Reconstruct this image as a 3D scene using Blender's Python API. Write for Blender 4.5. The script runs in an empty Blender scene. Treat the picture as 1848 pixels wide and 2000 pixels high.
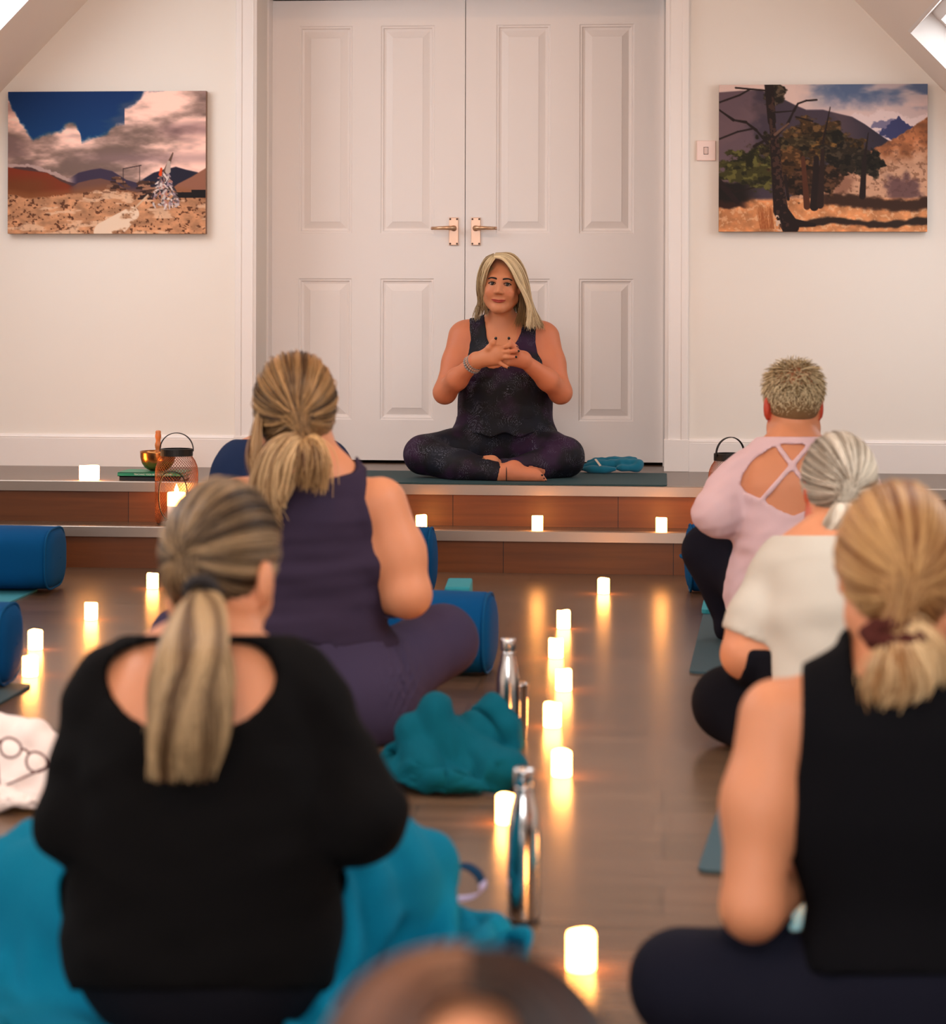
import bpy, math, random
import numpy as np
from mathutils import Matrix, Vector

rng = np.random.default_rng(7)
random.seed(7)
SC = bpy.context.scene
COL = SC.collection

# ------------------------------------------------------------------ camera
FPX, CAMH, HOR, CXP = 4400.0, 0.972, 600.0, 924.0     # focal length in pixels (1848x2000), eye height, horizon row
YAW, ROLL = math.radians(4.854), 0.0030
AX = np.array([-math.sin(YAW), math.cos(YAW), 0.0])
RT = np.array([math.cos(YAW), math.sin(YAW), 0.0])
UP = np.array([0.0, 0.0, 1.0])
EYE = np.array([0.0, 0.0, CAMH])
cam_d = bpy.data.cameras.new('camera')
cam = bpy.data.objects.new('camera', cam_d)
COL.objects.link(cam)
r_, u_ = RT + ROLL * UP, UP - ROLL * RT
cam.matrix_world = Matrix(((r_[0], u_[0], -AX[0], 0), (r_[1], u_[1], -AX[1], 0), (r_[2], u_[2], -AX[2], CAMH), (0, 0, 0, 1)))
cam_d.sensor_fit = 'VERTICAL'
cam_d.sensor_height = 36.0
cam_d.sensor_width = 36.0
cam_d.lens = 36.0 * FPX / 2000.0
cam_d.shift_y = -0.2
cam_d.clip_start = 0.05
cam_d.dof.use_dof = True
cam_d.dof.focus_distance = 8.85
cam_d.dof.aperture_fstop = 4.3
SC.camera = cam

# ------------------------------------------------------------------ colour management, world
SC.view_settings.view_transform = 'Standard'
SC.view_settings.look = 'None'
SC.view_settings.exposure = 0.09
SC.view_settings.gamma = 1.0
SC.view_settings.use_curve_mapping = False
wd = bpy.data.worlds.new('world'); SC.world = wd
wd.use_nodes = True
wd.node_tree.nodes['Background'].inputs[0].default_value = (0.75, 0.86, 1.0, 1)
wd.node_tree.nodes['Background'].inputs[1].default_value = 1.0
SKY_LIGHT = 6.6            # radiance of the daylight in the roof windows
SKY_RGB = (0.94, 1.0, 1.05)
CANDLE_RGB = (1.0, 0.36, 0.075)
CANDLE_POWER = 32.0
LAMP_POWER = 75.0          # warm ceiling lamps
LAMP_RGB = (1.0, 0.55, 0.30)

# ------------------------------------------------------------------ helpers
def uv(px, py):
    a = px - CXP; b = py - HOR
    return (a + ROLL * b) / FPX, (b - ROLL * a) / FPX
def W(px, py, d):
    """world point seen at photo pixel (px,py) at distance d along the view axis"""
    u, v = uv(px, py)
    return EYE + d * (AX + u * RT - v * UP)
def G(px, py, z=0.0):
    """world point on the horizontal plane z"""
    u, v = uv(px, py)
    return W(px, py, (CAMH - z) / v)
def PYL(px, py, Y):
    u, v = uv(px, py); r = AX + u * RT - v * UP
    return EYE + r * (Y / r[1])

def lin(h):
    if isinstance(h, str):
        h = h.lstrip('#'); h = [int(h[i:i + 2], 16) for i in (0, 2, 4)]
    c = np.array(h, float) / 255.0
    return np.where(c <= 0.04045, c / 12.92, ((c + 0.055) / 1.055) ** 2.4)
def rgba(h): return (*[float(x) for x in lin(h)], 1.0)

MATS = {}
def mat(name, col=None, rough=0.5, metal=0.0, sheen=0.0, bump=None, attr=None, emit=None, estr=0.0, sss=0.0, spec=0.5, coat=0.0):
    m = bpy.data.materials.new(name); m.use_nodes = True
    nt = m.node_tree; b = nt.nodes['Principled BSDF']
    if col is not None: b.inputs['Base Color'].default_value = rgba(col)
    b.inputs['Roughness'].default_value = rough
    b.inputs['Metallic'].default_value = metal
    b.inputs['Specular IOR Level'].default_value = spec if rough < .88 else min(spec, .10)
    if sheen:
        b.inputs['Sheen Weight'].default_value = sheen
        b.inputs['Sheen Roughness'].default_value = 0.6
    if coat: b.inputs['Coat Weight'].default_value = coat
    if sss:
        b.inputs['Subsurface Weight'].default_value = sss
        b.inputs['Subsurface Radius'].default_value = (0.012, 0.005, 0.003)
        b.inputs['Subsurface Scale'].default_value = 0.6
    if attr:
        a = nt.nodes.new('ShaderNodeAttribute'); a.attribute_name = attr
        nt.links.new(a.outputs['Color'], b.inputs['Base Color'])
    if emit is not None:
        b.inputs['Emission Color'].default_value = (*emit, 1)
        b.inputs['Emission Strength'].default_value = estr
    if bump:
        sc, st, dist = bump
        tc = nt.nodes.new('ShaderNodeTexCoord')
        n = nt.nodes.new('ShaderNodeTexNoise'); n.inputs['Scale'].default_value = sc; n.inputs['Detail'].default_value = 4
        bp = nt.nodes.new('ShaderNodeBump'); bp.inputs['Strength'].default_value = st; bp.inputs['Distance'].default_value = dist
        nt.links.new(tc.outputs['Object'], n.inputs['Vector'])
        nt.links.new(n.outputs['Fac'], bp.inputs['Height'])
        nt.links.new(bp.outputs['Normal'], b.inputs['Normal'])
    MATS[name] = m
    return m

def obj(name, V, F, m, parent=None, origin=None, col=None, smooth=False, label=None, cat=None, group=None, kind=None, bevel=0.0):
    """V: world-space verts (n,3); F: (k,4)/(k,3) int array or list of polygons"""
    V = np.asarray(V, float)
    if parent is not None:
        org = np.array(parent['_org'])
    elif origin is not None:
        org = np.asarray(origin, float)
    else:
        org = np.array([(V[:, 0].min() + V[:, 0].max()) / 2, (V[:, 1].min() + V[:, 1].max()) / 2, V[:, 2].min()])
    me = bpy.data.meshes.new(name)
    L = V - org
    if isinstance(F, np.ndarray):
        k = F.shape[1]; nf = len(F)
        me.vertices.add(len(L)); me.vertices.foreach_set('co', L.astype(np.float32).ravel())
        me.loops.add(nf * k); me.loops.foreach_set('vertex_index', F.astype(np.int32).ravel())
        me.polygons.add(nf); me.polygons.foreach_set('loop_start', (np.arange(nf) * k).astype(np.int32))
        me.update(calc_edges=True); me.validate()
    else:
        me.from_pydata([tuple(v) for v in L], [], [tuple(int(i) for i in f) for f in F]); me.update()
    if smooth:
        me.polygons.foreach_set('use_smooth', np.ones(len(me.polygons), bool))
    if col is not None:
        ca = me.color_attributes.new('Col', 'FLOAT_COLOR', 'POINT')
        c4 = np.ones((len(L), 4), np.float32); c4[:, :3] = col
        ca.data.foreach_set('color', c4.ravel())
    if m is not None: me.materials.append(m)
    o = bpy.data.objects.new(name, me); COL.objects.link(o)
    o['_org'] = [float(x) for x in org]
    if parent is not None: o.parent = parent
    if parent is not None: pass
    else: o.location = org
    if bevel:
        bm = o.modifiers.new('bevel', 'BEVEL'); bm.width = bevel; bm.segments = 2; bm.limit_method = 'ANGLE'
    for k_, v_ in (('label', label), ('category', cat), ('group', group), ('kind', kind)):
        if v_ is not None: o[k_] = v_
    return o
def empty(name, org, label, cat, group=None):
    o = bpy.data.objects.new(name, None); COL.objects.link(o)
    o.location = org; o['_org'] = [float(x) for x in org]; o.empty_display_size = 0.05
    o['label'] = label; o['category'] = cat
    if group: o['group'] = group
    return o
def dup(root, loc, label=None, rotz=None):
    r = root.copy(); COL.objects.link(r); r.location = loc
    if rotz is not None: r.rotation_euler = (0, 0, rotz)
    if label: r['label'] = label
    for ch in list(root.children):
        c = ch.copy(); COL.objects.link(c); c.parent = r
        for g in ch.children:
            d = g.copy(); COL.objects.link(d); d.parent = c
    return r

def join(parts):
    Vs, Fs, n = [], [], 0
    for V, F in parts:
        V = np.asarray(V, float); Vs.append(V)
        Fs += [[int(i) + n for i in f] for f in F]
        n += len(V)
    return np.vstack(Vs), Fs
def box(x0, x1, y0, y1, z0, z1):
    V = [(x0, y0, z0), (x1, y0, z0), (x1, y1, z0), (x0, y1, z0), (x0, y0, z1), (x1, y0, z1), (x1, y1, z1), (x0, y1, z1)]
    F = [(0, 3, 2, 1), (4, 5, 6, 7), (0, 1, 5, 4), (1, 2, 6, 5), (2, 3, 7, 6), (3, 0, 4, 7)]
    return np.array(V, float), F
def prism(poly, z0, z1):
    n = len(poly)
    V = [(p[0], p[1], z0) for p in poly] + [(p[0], p[1], z1) for p in poly]
    F = [tuple(range(n - 1, -1, -1)), tuple(range(n, 2 * n))]
    for i in range(n): F.append((i, (i + 1) % n, n + (i + 1) % n, n + i))
    return np.array(V, float), F
def lathe(profile, c, n=32, axis=None):
    """profile [(r,z)...] spun round the vertical through c"""
    V, F = [], []
    a = np.linspace(0, 2 * math.pi, n, endpoint=False)
    for r, z in profile:
        for t in a: V.append((r * math.cos(t), r * math.sin(t), z))
    for i in range(len(profile) - 1):
        for j in range(n):
            k = (j + 1) % n
            F.append((i * n + j, i * n + k, (i + 1) * n + k, (i + 1) * n + j))
    F.append(tuple(range(n - 1, -1, -1))); m0 = (len(profile) - 1) * n
    F.append(tuple(range(m0, m0 + n)))
    V = np.array(V)
    if axis is not None:
        z = np.asarray(axis, float); z /= np.linalg.norm(z)
        x = np.cross(z, [0.3, 1, 0.2]); x /= np.linalg.norm(x); y = np.cross(z, x)
        V = V[:, :1] * x + V[:, 1:2] * y + V[:, 2:] * z
    return V + np.asarray(c, float), F
def tube(P, r, n=8, closed=False):
    P = np.asarray(P, float); k = len(P)
    r = np.full(k, r) if np.isscalar(r) else np.asarray(r, float)
    T = np.gradient(P, axis=0)
    if closed: T = np.roll(P, -1, 0) - np.roll(P, 1, 0)
    T /= np.linalg.norm(T, axis=1)[:, None] + 1e-12
    ref = np.array([0.13, 0.21, 0.97]) if abs(T[0][2]) < 0.9 else np.array([0.9, 0.3, 0.1])
    S = np.zeros_like(P); s = np.cross(T[0], ref); s /= np.linalg.norm(s)
    for i in range(k):
        s = s - T[i] * (s @ T[i]); s /= np.linalg.norm(s) + 1e-12; S[i] = s
    B = np.cross(T, S)
    a = np.linspace(0, 2 * math.pi, n, endpoint=False)
    V = (P[:, None, :] + r[:, None, None] * (np.cos(a)[None, :, None] * S[:, None, :] + np.sin(a)[None, :, None] * B[:, None, :])).reshape(-1, 3)
    F = []
    for i in range(k if closed else k - 1):
        i2 = (i + 1) % k
        for j in range(n):
            j2 = (j + 1) % n
            F.append((i * n + j, i * n + j2, i2 * n + j2, i2 * n + j))
    if not closed:
        F.append(tuple(range(n - 1, -1, -1))); F.append(tuple(range((k - 1) * n, k * n)))
    return V, F
def spline(P, n=20):
    """Catmull-Rom through control points"""
    P = np.asarray(P, float); Q = np.vstack([2 * P[0] - P[1], P, 2 * P[-1] - P[-2]])
    out = []; seg = len(P) - 1
    for t in np.linspace(0, seg, n):
        i = min(int(t), seg - 1); f = t - i
        p0, p1, p2, p3 = Q[i:i + 4]
        out.append(0.5 * (2 * p1 + (p2 - p0) * f + (2 * p0 - 5 * p1 + 4 * p2 - p3) * f * f + (3 * p1 - p0 - 3 * p2 + p3) * f ** 3))
    return np.array(out)
def ball(c, r, n=12, m=8):
    V = []; F = []
    r = np.array([r, r, r]) if np.isscalar(r) else np.asarray(r)
    for i in range(m + 1):
        th = math.pi * i / m
        for j in range(n):
            ph = 2 * math.pi * j / n
            V.append((math.sin(th) * math.cos(ph), math.sin(th) * math.sin(ph), math.cos(th)))
    for i in range(m):
        for j in range(n):
            k = (j + 1) % n
            F.append((i * n + j, (i + 1) * n + j, (i + 1) * n + k, i * n + k))
    return np.array(V) * r + np.asarray(c, float), F

# --- value noise for pictures and cloth
def vnoise2(x, y, seed=0):
    r = np.random.default_rng(seed); T = r.random((256, 256))
    xi = np.floor(x).astype(int); yi = np.floor(y).astype(int); fx = x - xi; fy = y - yi
    fx = fx * fx * (3 - 2 * fx); fy = fy * fy * (3 - 2 * fy)
    g = lambda a, b: T[a % 256, b % 256]
    return (g(xi, yi) * (1 - fx) + g(xi + 1, yi) * fx) * (1 - fy) + (g(xi, yi + 1) * (1 - fx) + g(xi + 1, yi + 1) * fx) * fy
def fbm2(x, y, seed=0, oct=4):
    s = 0; a = 0.5
    for o in range(oct):
        s = s + a * vnoise2(x * 2 ** o, y * 2 ** o, seed + o); a *= 0.5
    return s / (1 - 0.5 ** oct)
def wr(X, Y, Z, f, seed, n=6, warp=0.6):
    """smooth wrinkle field about -1..1"""
    r = np.random.default_rng(seed); s = 0
    for i in range(n):
        k = r.normal(size=3); k *= f * (0.6 + 1.1 * r.random()) / np.linalg.norm(k)
        w = r.normal(size=3); w *= f * 0.5 / np.linalg.norm(w)
        s = s + np.sin(k[0] * X + k[1] * Y + k[2] * Z + warp * 2 * np.sin(w[0] * X + w[1] * Y + w[2] * Z + r.random() * 6) + r.random() * 6)
    return s / n * 1.6

def ridge(X, Y, Z, kdir, seed, warp=1.6):
    """cloth folds running across kdir (radians per metre): sharp valleys, round crests, 0..1"""
    f = float(np.linalg.norm(kdir))
    ph = kdir[0] * X + kdir[1] * Y + kdir[2] * Z + warp * wr(X, Y, Z, f * .32, seed, 4)
    return np.abs(np.sin(ph))
# ------------------------------------------------------------------ implicit surfaces (bodies, cloth)
class Sdf:
    def __init__(s): s.p = []
    def cone(s, a, ra, b, rb, k=0.03, g='body', flat=None):
        s.p.append(('c', np.asarray(a, float), float(ra), np.asarray(b, float), float(rb), k, g, flat)); return s
    def chain(s, pts, rs, k=0.03, g='body', flat=None):
        for i in range(len(pts) - 1): s.cone(pts[i], rs[i], pts[i + 1], rs[i + 1], k, g, flat)
        return s
    def ell(s, c, r, k=0.03, g='body', R=None, sub=False):
        s.p.append(('e', np.asarray(c, float), np.asarray(r, float), R, sub, k, g)); return s
    def bounds(s):
        lo = np.full(3, 9e9); hi = -lo
        for q in s.p:
            if q[0] == 'c':
                for c, r in ((q[1], q[2]), (q[3], q[4])): lo = np.minimum(lo, c - r); hi = np.maximum(hi, c + r)
            elif not q[4]:
                R = max(q[2]); lo = np.minimum(lo, q[1] - R); hi = np.maximum(hi, q[1] + R)
        return lo, hi
class Field:
    def __init__(s, lo, hi, h):
        s.h = h; s.lo = np.asarray(lo, float); n = np.ceil((np.asarray(hi) - s.lo) / h).astype(int) + 1; s.n = n
        s.ax = [(s.lo[i] + h * np.arange(n[i])).astype(np.float32) for i in range(3)]
        s.X = s.ax[0][:, None, None]; s.Y = s.ax[1][None, :, None]; s.Z = s.ax[2][None, None, :]
        s._pp = None
    def pix(s):
        if s._pp is None:
            x, y, z = s.X, s.Y, s.Z - CAMH
            d = x * AX[0] + y * AX[1]
            u = (x * RT[0] + y * RT[1]) / d; v = -z / d
            s._pp = ((CXP + FPX * u - ROLL * FPX * v).astype(np.float32), (HOR + FPX * v + ROLL * FPX * u).astype(np.float32), d.astype(np.float32))
        return s._pp
    def ev(s, sdf, groups=None):
        f = np.full(tuple(s.n), 0.3, np.float32)
        for q in sdf.p:
            g = q[6]
            if groups is not None and g not in groups: continue
            k = q[5]; mg = k + 4 * s.h + 0.02
            if q[0] == 'c':
                a, ra, b, rb = q[1:5]; lo = np.minimum(a - ra, b - rb) - mg; hi = np.maximum(a + ra, b + rb) + mg
            else:
                r = max(q[2]); lo = q[1] - r - mg; hi = q[1] + r + mg
            i0 = np.maximum(((lo - s.lo) / s.h).astype(int), 0); i1 = np.minimum(((hi - s.lo) / s.h).astype(int) + 2, s.n)
            if (i1 <= i0).any(): continue
            sl = tuple(slice(i0[i], i1[i]) for i in range(3))
            x = s.ax[0][sl[0]][:, None, None]; y = s.ax[1][sl[1]][None, :, None]; z = s.ax[2][sl[2]][None, None, :]
            if q[0] == 'c':
                ba = (b - a).astype(np.float32); L2 = float(ba @ ba) + 1e-9
                px, py, pz = x - a[0], y - a[1], z - a[2]
                t = np.clip((px * ba[0] + py * ba[1] + pz * ba[2]) / L2, 0, 1)
                dx, dy, dz = px - t * ba[0], py - t * ba[1], pz - t * ba[2]
                fl = q[7]
                if fl is not None:
                    nv, fac = fl
                    w = (dx * nv[0] + dy * nv[1] + dz * nv[2]) * (1 / fac - 1)
                    dx = dx + w * nv[0]; dy = dy + w * nv[1]; dz = dz + w * nv[2]
                d = np.sqrt(dx * dx + dy * dy + dz * dz) - (ra + t * (rb - ra))
                if fl is not None: d = d * (0.5 + 0.5 * fac)
            else:
                c, r, R, sub = q[1:5]
                px, py, pz = x - c[0], y - c[1], z - c[2]
                if R is not None:
                    px, py, pz = (px * R[0][0] + py * R[0][1] + pz * R[0][2], px * R[1][0] + py * R[1][1] + pz * R[1][2], px * R[2][0] + py * R[2][1] + pz * R[2][2])
                k0 = np.sqrt((px / r[0]) ** 2 + (py / r[1]) ** 2 + (pz / r[2]) ** 2)
                k1 = np.sqrt((px / r[0] ** 2) ** 2 + (py / r[1] ** 2) ** 2 + (pz / r[2] ** 2) ** 2) + 1e-6
                d = np.where(k0 < 0.5, (k0 - 1) * min(r), k0 * (k0 - 1) / k1)
            cur = f[sl]
            if q[0] == 'e' and q[4]:
                hh = np.maximum(k - np.abs(cur + d), 0) / k
                f[sl] = np.maximum(cur, -d) + hh * hh * k * 0.25
            else:
                hh = np.maximum(k - np.abs(cur - d), 0) / k
                f[sl] = np.minimum(cur, d) - hh * hh * k * 0.25
        return f
    def mesh(s, f):
        """naive surface nets"""
        f = np.broadcast_to(f, tuple(s.n)).astype(np.float32).copy()
        f[0] = f[-1] = 0.05; f[:, 0] = f[:, -1] = 0.05; f[:, :, 0] = f[:, :, -1] = 0.05
        f = np.where(f == 0, 1e-6, f)
        neg = f < 0
        cnt = np.zeros(tuple(s.n - 1), np.int8)
        for i in (0, 1):
            for j in (0, 1):
                for k in (0, 1):
                    cnt += neg[i:s.n[0] - 1 + i, j:s.n[1] - 1 + j, k:s.n[2] - 1 + k]
        act = (cnt > 0) & (cnt < 8)
        I, J, K = np.nonzero(act); N = len(I)
        idx = np.full(tuple(s.n - 1), -1, np.int64); idx[I, J, K] = np.arange(N)
        acc = np.zeros((N, 3)); num = np.zeros(N)
        for axis in range(3):
            o = [a for a in range(3) if a != axis]
            for p in (0, 1):
                for q in (0, 1):
                    off = [0, 0, 0]; off[o[0]] = p; off[o[1]] = q
                    a = f[I + off[0], J + off[1], K + off[2]]
                    off2 = list(off); off2[axis] = 1
                    b = f[I + off2[0], J + off2[1], K + off2[2]]
                    m = (a < 0) != (b < 0)
                    t = np.where(m, a / np.where(m, a - b, 1), 0)
                    pos = np.zeros((N, 3)); pos[:, o[0]] = p; pos[:, o[1]] = q; pos[:, axis] = t
                    acc += pos * m[:, None]; num += m
        V = acc / num[:, None] + np.stack([I, J, K], 1)
        V = s.lo + V * s.h
        Q = []
        for axis in range(3):
            o = [a for a in range(3) if a != axis]
            sl0 = [slice(1, s.n[a] - 1) for a in range(3)]; sl0[axis] = slice(0, s.n[axis] - 1)
            sl1 = list(sl0); sl1[axis] = slice(1, s.n[axis])
            A = neg[tuple(sl0)]; B = neg[tuple(sl1)]
            C = np.nonzero(A != B); st = A[C]
            C = [c.copy() for c in C]
            for a in o: C[a] = C[a] + 1
            def at(d0, d1):
                c = [x.copy() for x in C]; c[o[0]] = c[o[0]] - d0; c[o[1]] = c[o[1]] - d1
                return idx[c[0], c[1], c[2]]
            q = np.stack([at(1, 1), at(0, 1), at(0, 0), at(1, 0)], 1)
            fl = st if axis != 1 else ~st
            q[~fl] = q[~fl][:, ::-1]
            Q.append(q)
        Q = np.vstack(Q)
        return V, Q[(Q >= 0).all(1)]
def pproj(V):
    x = V - EYE; d = x @ AX; u = (x @ RT) / d; v = -x[:, 2] / d
    return CXP + FPX * u - ROLL * FPX * v, HOR + FPX * v + ROLL * FPX * u, d

def strands(P, r, col, taper=0.35):
    """P (S,n,3) strand paths -> one mesh of thin three-sided tubes, col (S,3) or (S,n,3)"""
    S, n, _ = P.shape
    T = np.gradient(P, axis=1); T /= np.linalg.norm(T, axis=2)[..., None] + 1e-9
    ref = np.array([0.31, -0.84, 0.43])
    A = np.cross(T, ref); A /= np.linalg.norm(A, axis=2)[..., None] + 1e-9
    B = np.cross(T, A)
    rr = r * (1 - (1 - taper) * np.linspace(0, 1, n) ** 2)
    V = np.zeros((S, n, 3, 3))
    for j in range(3):
        a = 2 * math.pi * j / 3
        V[:, :, j] = P + rr[None, :, None] * (math.cos(a) * A + math.sin(a) * B)
    base = (np.arange(S) * n * 3)[:, None, None] + (np.arange(n - 1) * 3)[None, :, None] + np.arange(3)[None, None, :]
    nx = (np.arange(S) * n * 3)[:, None, None] + (np.arange(n - 1) * 3)[None, :, None] + ((np.arange(3) + 1) % 3)[None, None, :]
    F = np.stack([base, nx, nx + 3, base + 3], -1).reshape(-1, 4)
    col = np.asarray(col)
    if col.ndim == 2: col = np.repeat(col[:, None, :], n, 1)
    C = np.repeat(col[:, :, None, :], 3, 2).reshape(-1, 3)
    return V.reshape(-1, 3), F, C
def joinc(parts):
    Vs, Fs, Cs, n = [], [], [], 0
    for V, F, C in parts:
        Vs.append(V); Fs.append(np.asarray(F) + n); Cs.append(np.broadcast_to(C, (len(V), 3))); n += len(V)
    return np.vstack(Vs), np.vstack(Fs), np.vstack(Cs)
# ------------------------------------------------------------------ materials of the room
def planks(name, c1, c2, rough, vertical=False, bw=1.28, rh=0.19, seam=0.0016, grain=0.35, seamcol='#241a14'):
    m = bpy.data.materials.new(name); m.use_nodes = True
    nt = m.node_tree; N = nt.nodes; L = nt.links; b = N['Principled BSDF']
    tc = N.new('ShaderNodeTexCoord')
    src = tc.outputs['Object']
    if vertical:
        sx = N.new('ShaderNodeSeparateXYZ'); cx = N.new('ShaderNodeCombineXYZ')
        L.new(src, sx.inputs[0]); L.new(sx.outputs['X'], cx.inputs['X']); L.new(sx.outputs['Z'], cx.inputs['Y'])
        src = cx.outputs[0]
    br = N.new('ShaderNodeTexBrick')
    br.inputs['Scale'].default_value = 1.0; br.inputs['Brick Width'].default_value = bw; br.inputs['Row Height'].default_value = rh
    br.inputs['Mortar Size'].default_value = seam; br.inputs['Mortar Smooth'].default_value = 0.2; br.offset = 0.37; br.offset_frequency = 2
    br.inputs['Color1'].default_value = rgba(c1); br.inputs['Color2'].default_value = rgba(c2); br.inputs['Mortar'].default_value = rgba(seamcol)
    L.new(src, br.inputs['Vector'])
    mp = N.new('ShaderNodeMapping'); mp.inputs['Scale'].default_value = (1.6, 34, 34)
    L.new(src, mp.inputs['Vector'])
    n = N.new('ShaderNodeTexNoise'); n.inputs['Scale'].default_value = 1.0; n.inputs['Detail'].default_value = 6; n.inputs['Distortion'].default_value = 0.6
    L.new(mp.outputs[0], n.inputs['Vector'])
    rp = N.new('ShaderNodeValToRGB'); rp.color_ramp.elements[0].position = 0.3; rp.color_ramp.elements[1].position = 0.72
    g = 1 - grain
    rp.color_ramp.elements[0].color = (g, g, g, 1); rp.color_ramp.elements[1].color = (1.15, 1.15, 1.15, 1)
    L.new(n.outputs['Fac'], rp.inputs[0])
    mx = N.new('ShaderNodeMix'); mx.data_type = 'RGBA'; mx.blend_type = 'MULTIPLY'; mx.inputs[0].default_value = 1.0
    L.new(br.outputs['Color'], mx.inputs[6]); L.new(rp.outputs[0], mx.inputs[7]); L.new(mx.outputs[2], b.inputs['Base Color'])
    b.inputs['Roughness'].default_value = rough; b.inputs['Specular IOR Level'].default_value = 0.38
    bp = N.new('ShaderNodeBump'); bp.inputs['Strength'].default_value = 0.12; bp.inputs['Distance'].default_value = 0.002
    L.new(n.outputs['Fac'], bp.inputs['Height']); L.new(bp.outputs[0], b.inputs['Normal'])
    MATS[name] = m
    return m
planks('floor_wood', '#674e3b', '#594432', 0.27, seamcol='#362a22')
planks('riser_wood', '#764522', '#673a1b', 0.42, vertical=True, bw=0.62, rh=0.4, grain=0.25, seamcol='#2a160a')
mat('wall_paint', '#efe7de', 0.85, bump=(260, 0.05, 0.001))
mat('ceiling_paint', '#f3e8de', 0.9)
mat('gloss_white', '#efe7e2', 0.38)
mat('door_white', '#f3ebe7', 0.42)
mat('dark_gap', '#241c18', 0.9)
mat('aluminium', '#a3958a', 0.38, metal=0.85)
mat('steel', '#d8d4d2', 0.16, metal=1.0)
mat('chrome', '#d3ae98', 0.40, metal=1.0)
mat('brass_satin', '#d8b08e', 0.3, metal=0.8)
mat('screw', '#4b3c34', 0.4, metal=0.6)
mat('copper_wire', '#6f3d22', 0.35, metal=0.8)
mat('black_metal', '#171312', 0.45, metal=0.3)
mat('bowl_bronze', '#b87c48', 0.24, metal=1.0)
mat('mallet_wood', '#c5733a', 0.4)
mat('teal_fleece', '#045060', 0.95, bump=(420, 0.35, 0.003))
mat('bright_teal_fleece', '#046a86', 0.95, bump=(420, 0.35, 0.003))
mat('blue_canvas', '#03477a', 0.9, bump=(900, 0.25, 0.001))
mat('blue_piping', '#084a78', 0.9)
mat('teal_foam', '#1f8c9c', 0.8, bump=(500, 0.1, 0.001))
mat('mat_dark_teal', '#1b3d42', 0.75, bump=(700, 0.2, 0.001))
mat('mat_teal', '#2c8394', 0.75, bump=(700, 0.2, 0.001))
mat('mat_slate', '#264650', 0.72, bump=(700, 0.2, 0.001))
mat('pale_pink_cloth', '#ead5cb', 0.95, sheen=0.3, bump=(600, 0.3, 0.002))
mat('book_green', '#1e8563', 0.45)
mat('book_black', '#16161b', 0.5)
mat('paper', '#d9cbbb', 0.9)
mat('lavender', '#b8b2d6', 0.9)
mat('navy_web', '#0f3350', 0.9, bump=(900, 0.3, 0.001))
mat('glasses_frame', '#5a1f1d', 0.25)
mat('lens', '#ffffff', 0.02, spec=0.5)
nt = MATS['lens'].node_tree; nt.nodes['Principled BSDF'].inputs['Transmission Weight'].default_value = 1.0; nt.nodes['Principled BSDF'].inputs['IOR'].default_value = 1.05
mat('white_print', '#dfe8e2', 0.8)
mat('sky_pane', '#ffffff', 0.3, emit=SKY_RGB, estr=SKY_LIGHT)
mat('sky_pane_soft', '#ffffff', 0.3, emit=SKY_RGB, estr=4.2)
mat('sky_pane_dim', '#ffffff', 0.3, emit=SKY_RGB, estr=2.8)
mat('fill_pane', '#ffffff', 0.3, emit=SKY_RGB, estr=11.5)  # glowing pane of the added, unseen fill window
mat('candle_glow', '#fff2e0', 0.5, emit=CANDLE_RGB, estr=CANDLE_POWER)
mat('candle_wax', '#f3ddcd', 0.5, emit=(1.0, 0.62, 0.42), estr=0.25)
mat('flame', '#fff2d0', 0.5, emit=(1.0, 0.55, 0.2), estr=30.0)
mat('lamp_glass', '#fff2e0', 0.4, emit=LAMP_RGB, estr=LAMP_POWER)

# ------------------------------------------------------------------ room shell
YW, YD = 9.27, 9.593                  # back wall face, door face
ZP, ZS = 0.302, 0.151                 # platform and step heights
XC, Z0 = -0.835, 1.0                  # room axis, knee-wall top
def hw(z): return 1.952 - (z - 1.867) / 1.03
ZF = 2.95                             # flat ceiling
YB = -2.6                             # wall behind the camera
S = dict(kind='structure')
V, F = box(XC - 3.1, XC + 3.1, YB, 8.27, -0.08, 0.0); obj('floor', V, F, MATS['floor_wood'], origin=(0, 0, 0), **S)
V, F = box(XC - 3.1, XC + 3.1, 8.235, 8.60, 0.0, ZS); obj('step', V, F, MATS['floor_wood'], origin=(0.3, 0.05, 0), **S)
V, F = box(XC - 3.1, XC + 3.1, 8.44, 9.75, 0.0, ZP); obj('platform', V, F, MATS['floor_wood'], origin=(0.1, 0.08, 0), **S)
V, F = box(XC - 3.1, XC + 3.1, 8.225, 8.2355, 0.0, ZS - 0.036); obj('step_riser', V, F, MATS['riser_wood'], origin=(-0.355, 8, -0.1), **S)
V, F = box(XC - 3.1, XC + 3.1, 8.43, 8.4405, ZS, ZP - 0.036); obj('step_riser', V, F, MATS['riser_wood'], origin=(-0.56, 8.4, -0.1), **S)
def nosing(name, y, z):
    pts = [(y + 0.045, z + 0.0005), (y + 0.045, z + 0.004), (y + 0.002, z + 0.004), (y, z + 0.002), (y, z - 0.034), (y + 0.012, z - 0.034)]
    V = []; xs = (XC - 3.05, XC + 3.05)
    for x in xs: V += [(x, a, b) for a, b in pts]
    n = len(pts); F = [tuple(range(n))[::-1], tuple(range(n, 2 * n))] + [(i, (i + 1) % n, n + (i + 1) % n, n + i) for i in range(n)]
    o = obj(name, V, F, MATS['aluminium'], **S)
nosing('trim_1', 8.415, ZP); nosing('trim_2', 8.21, ZS)

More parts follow.
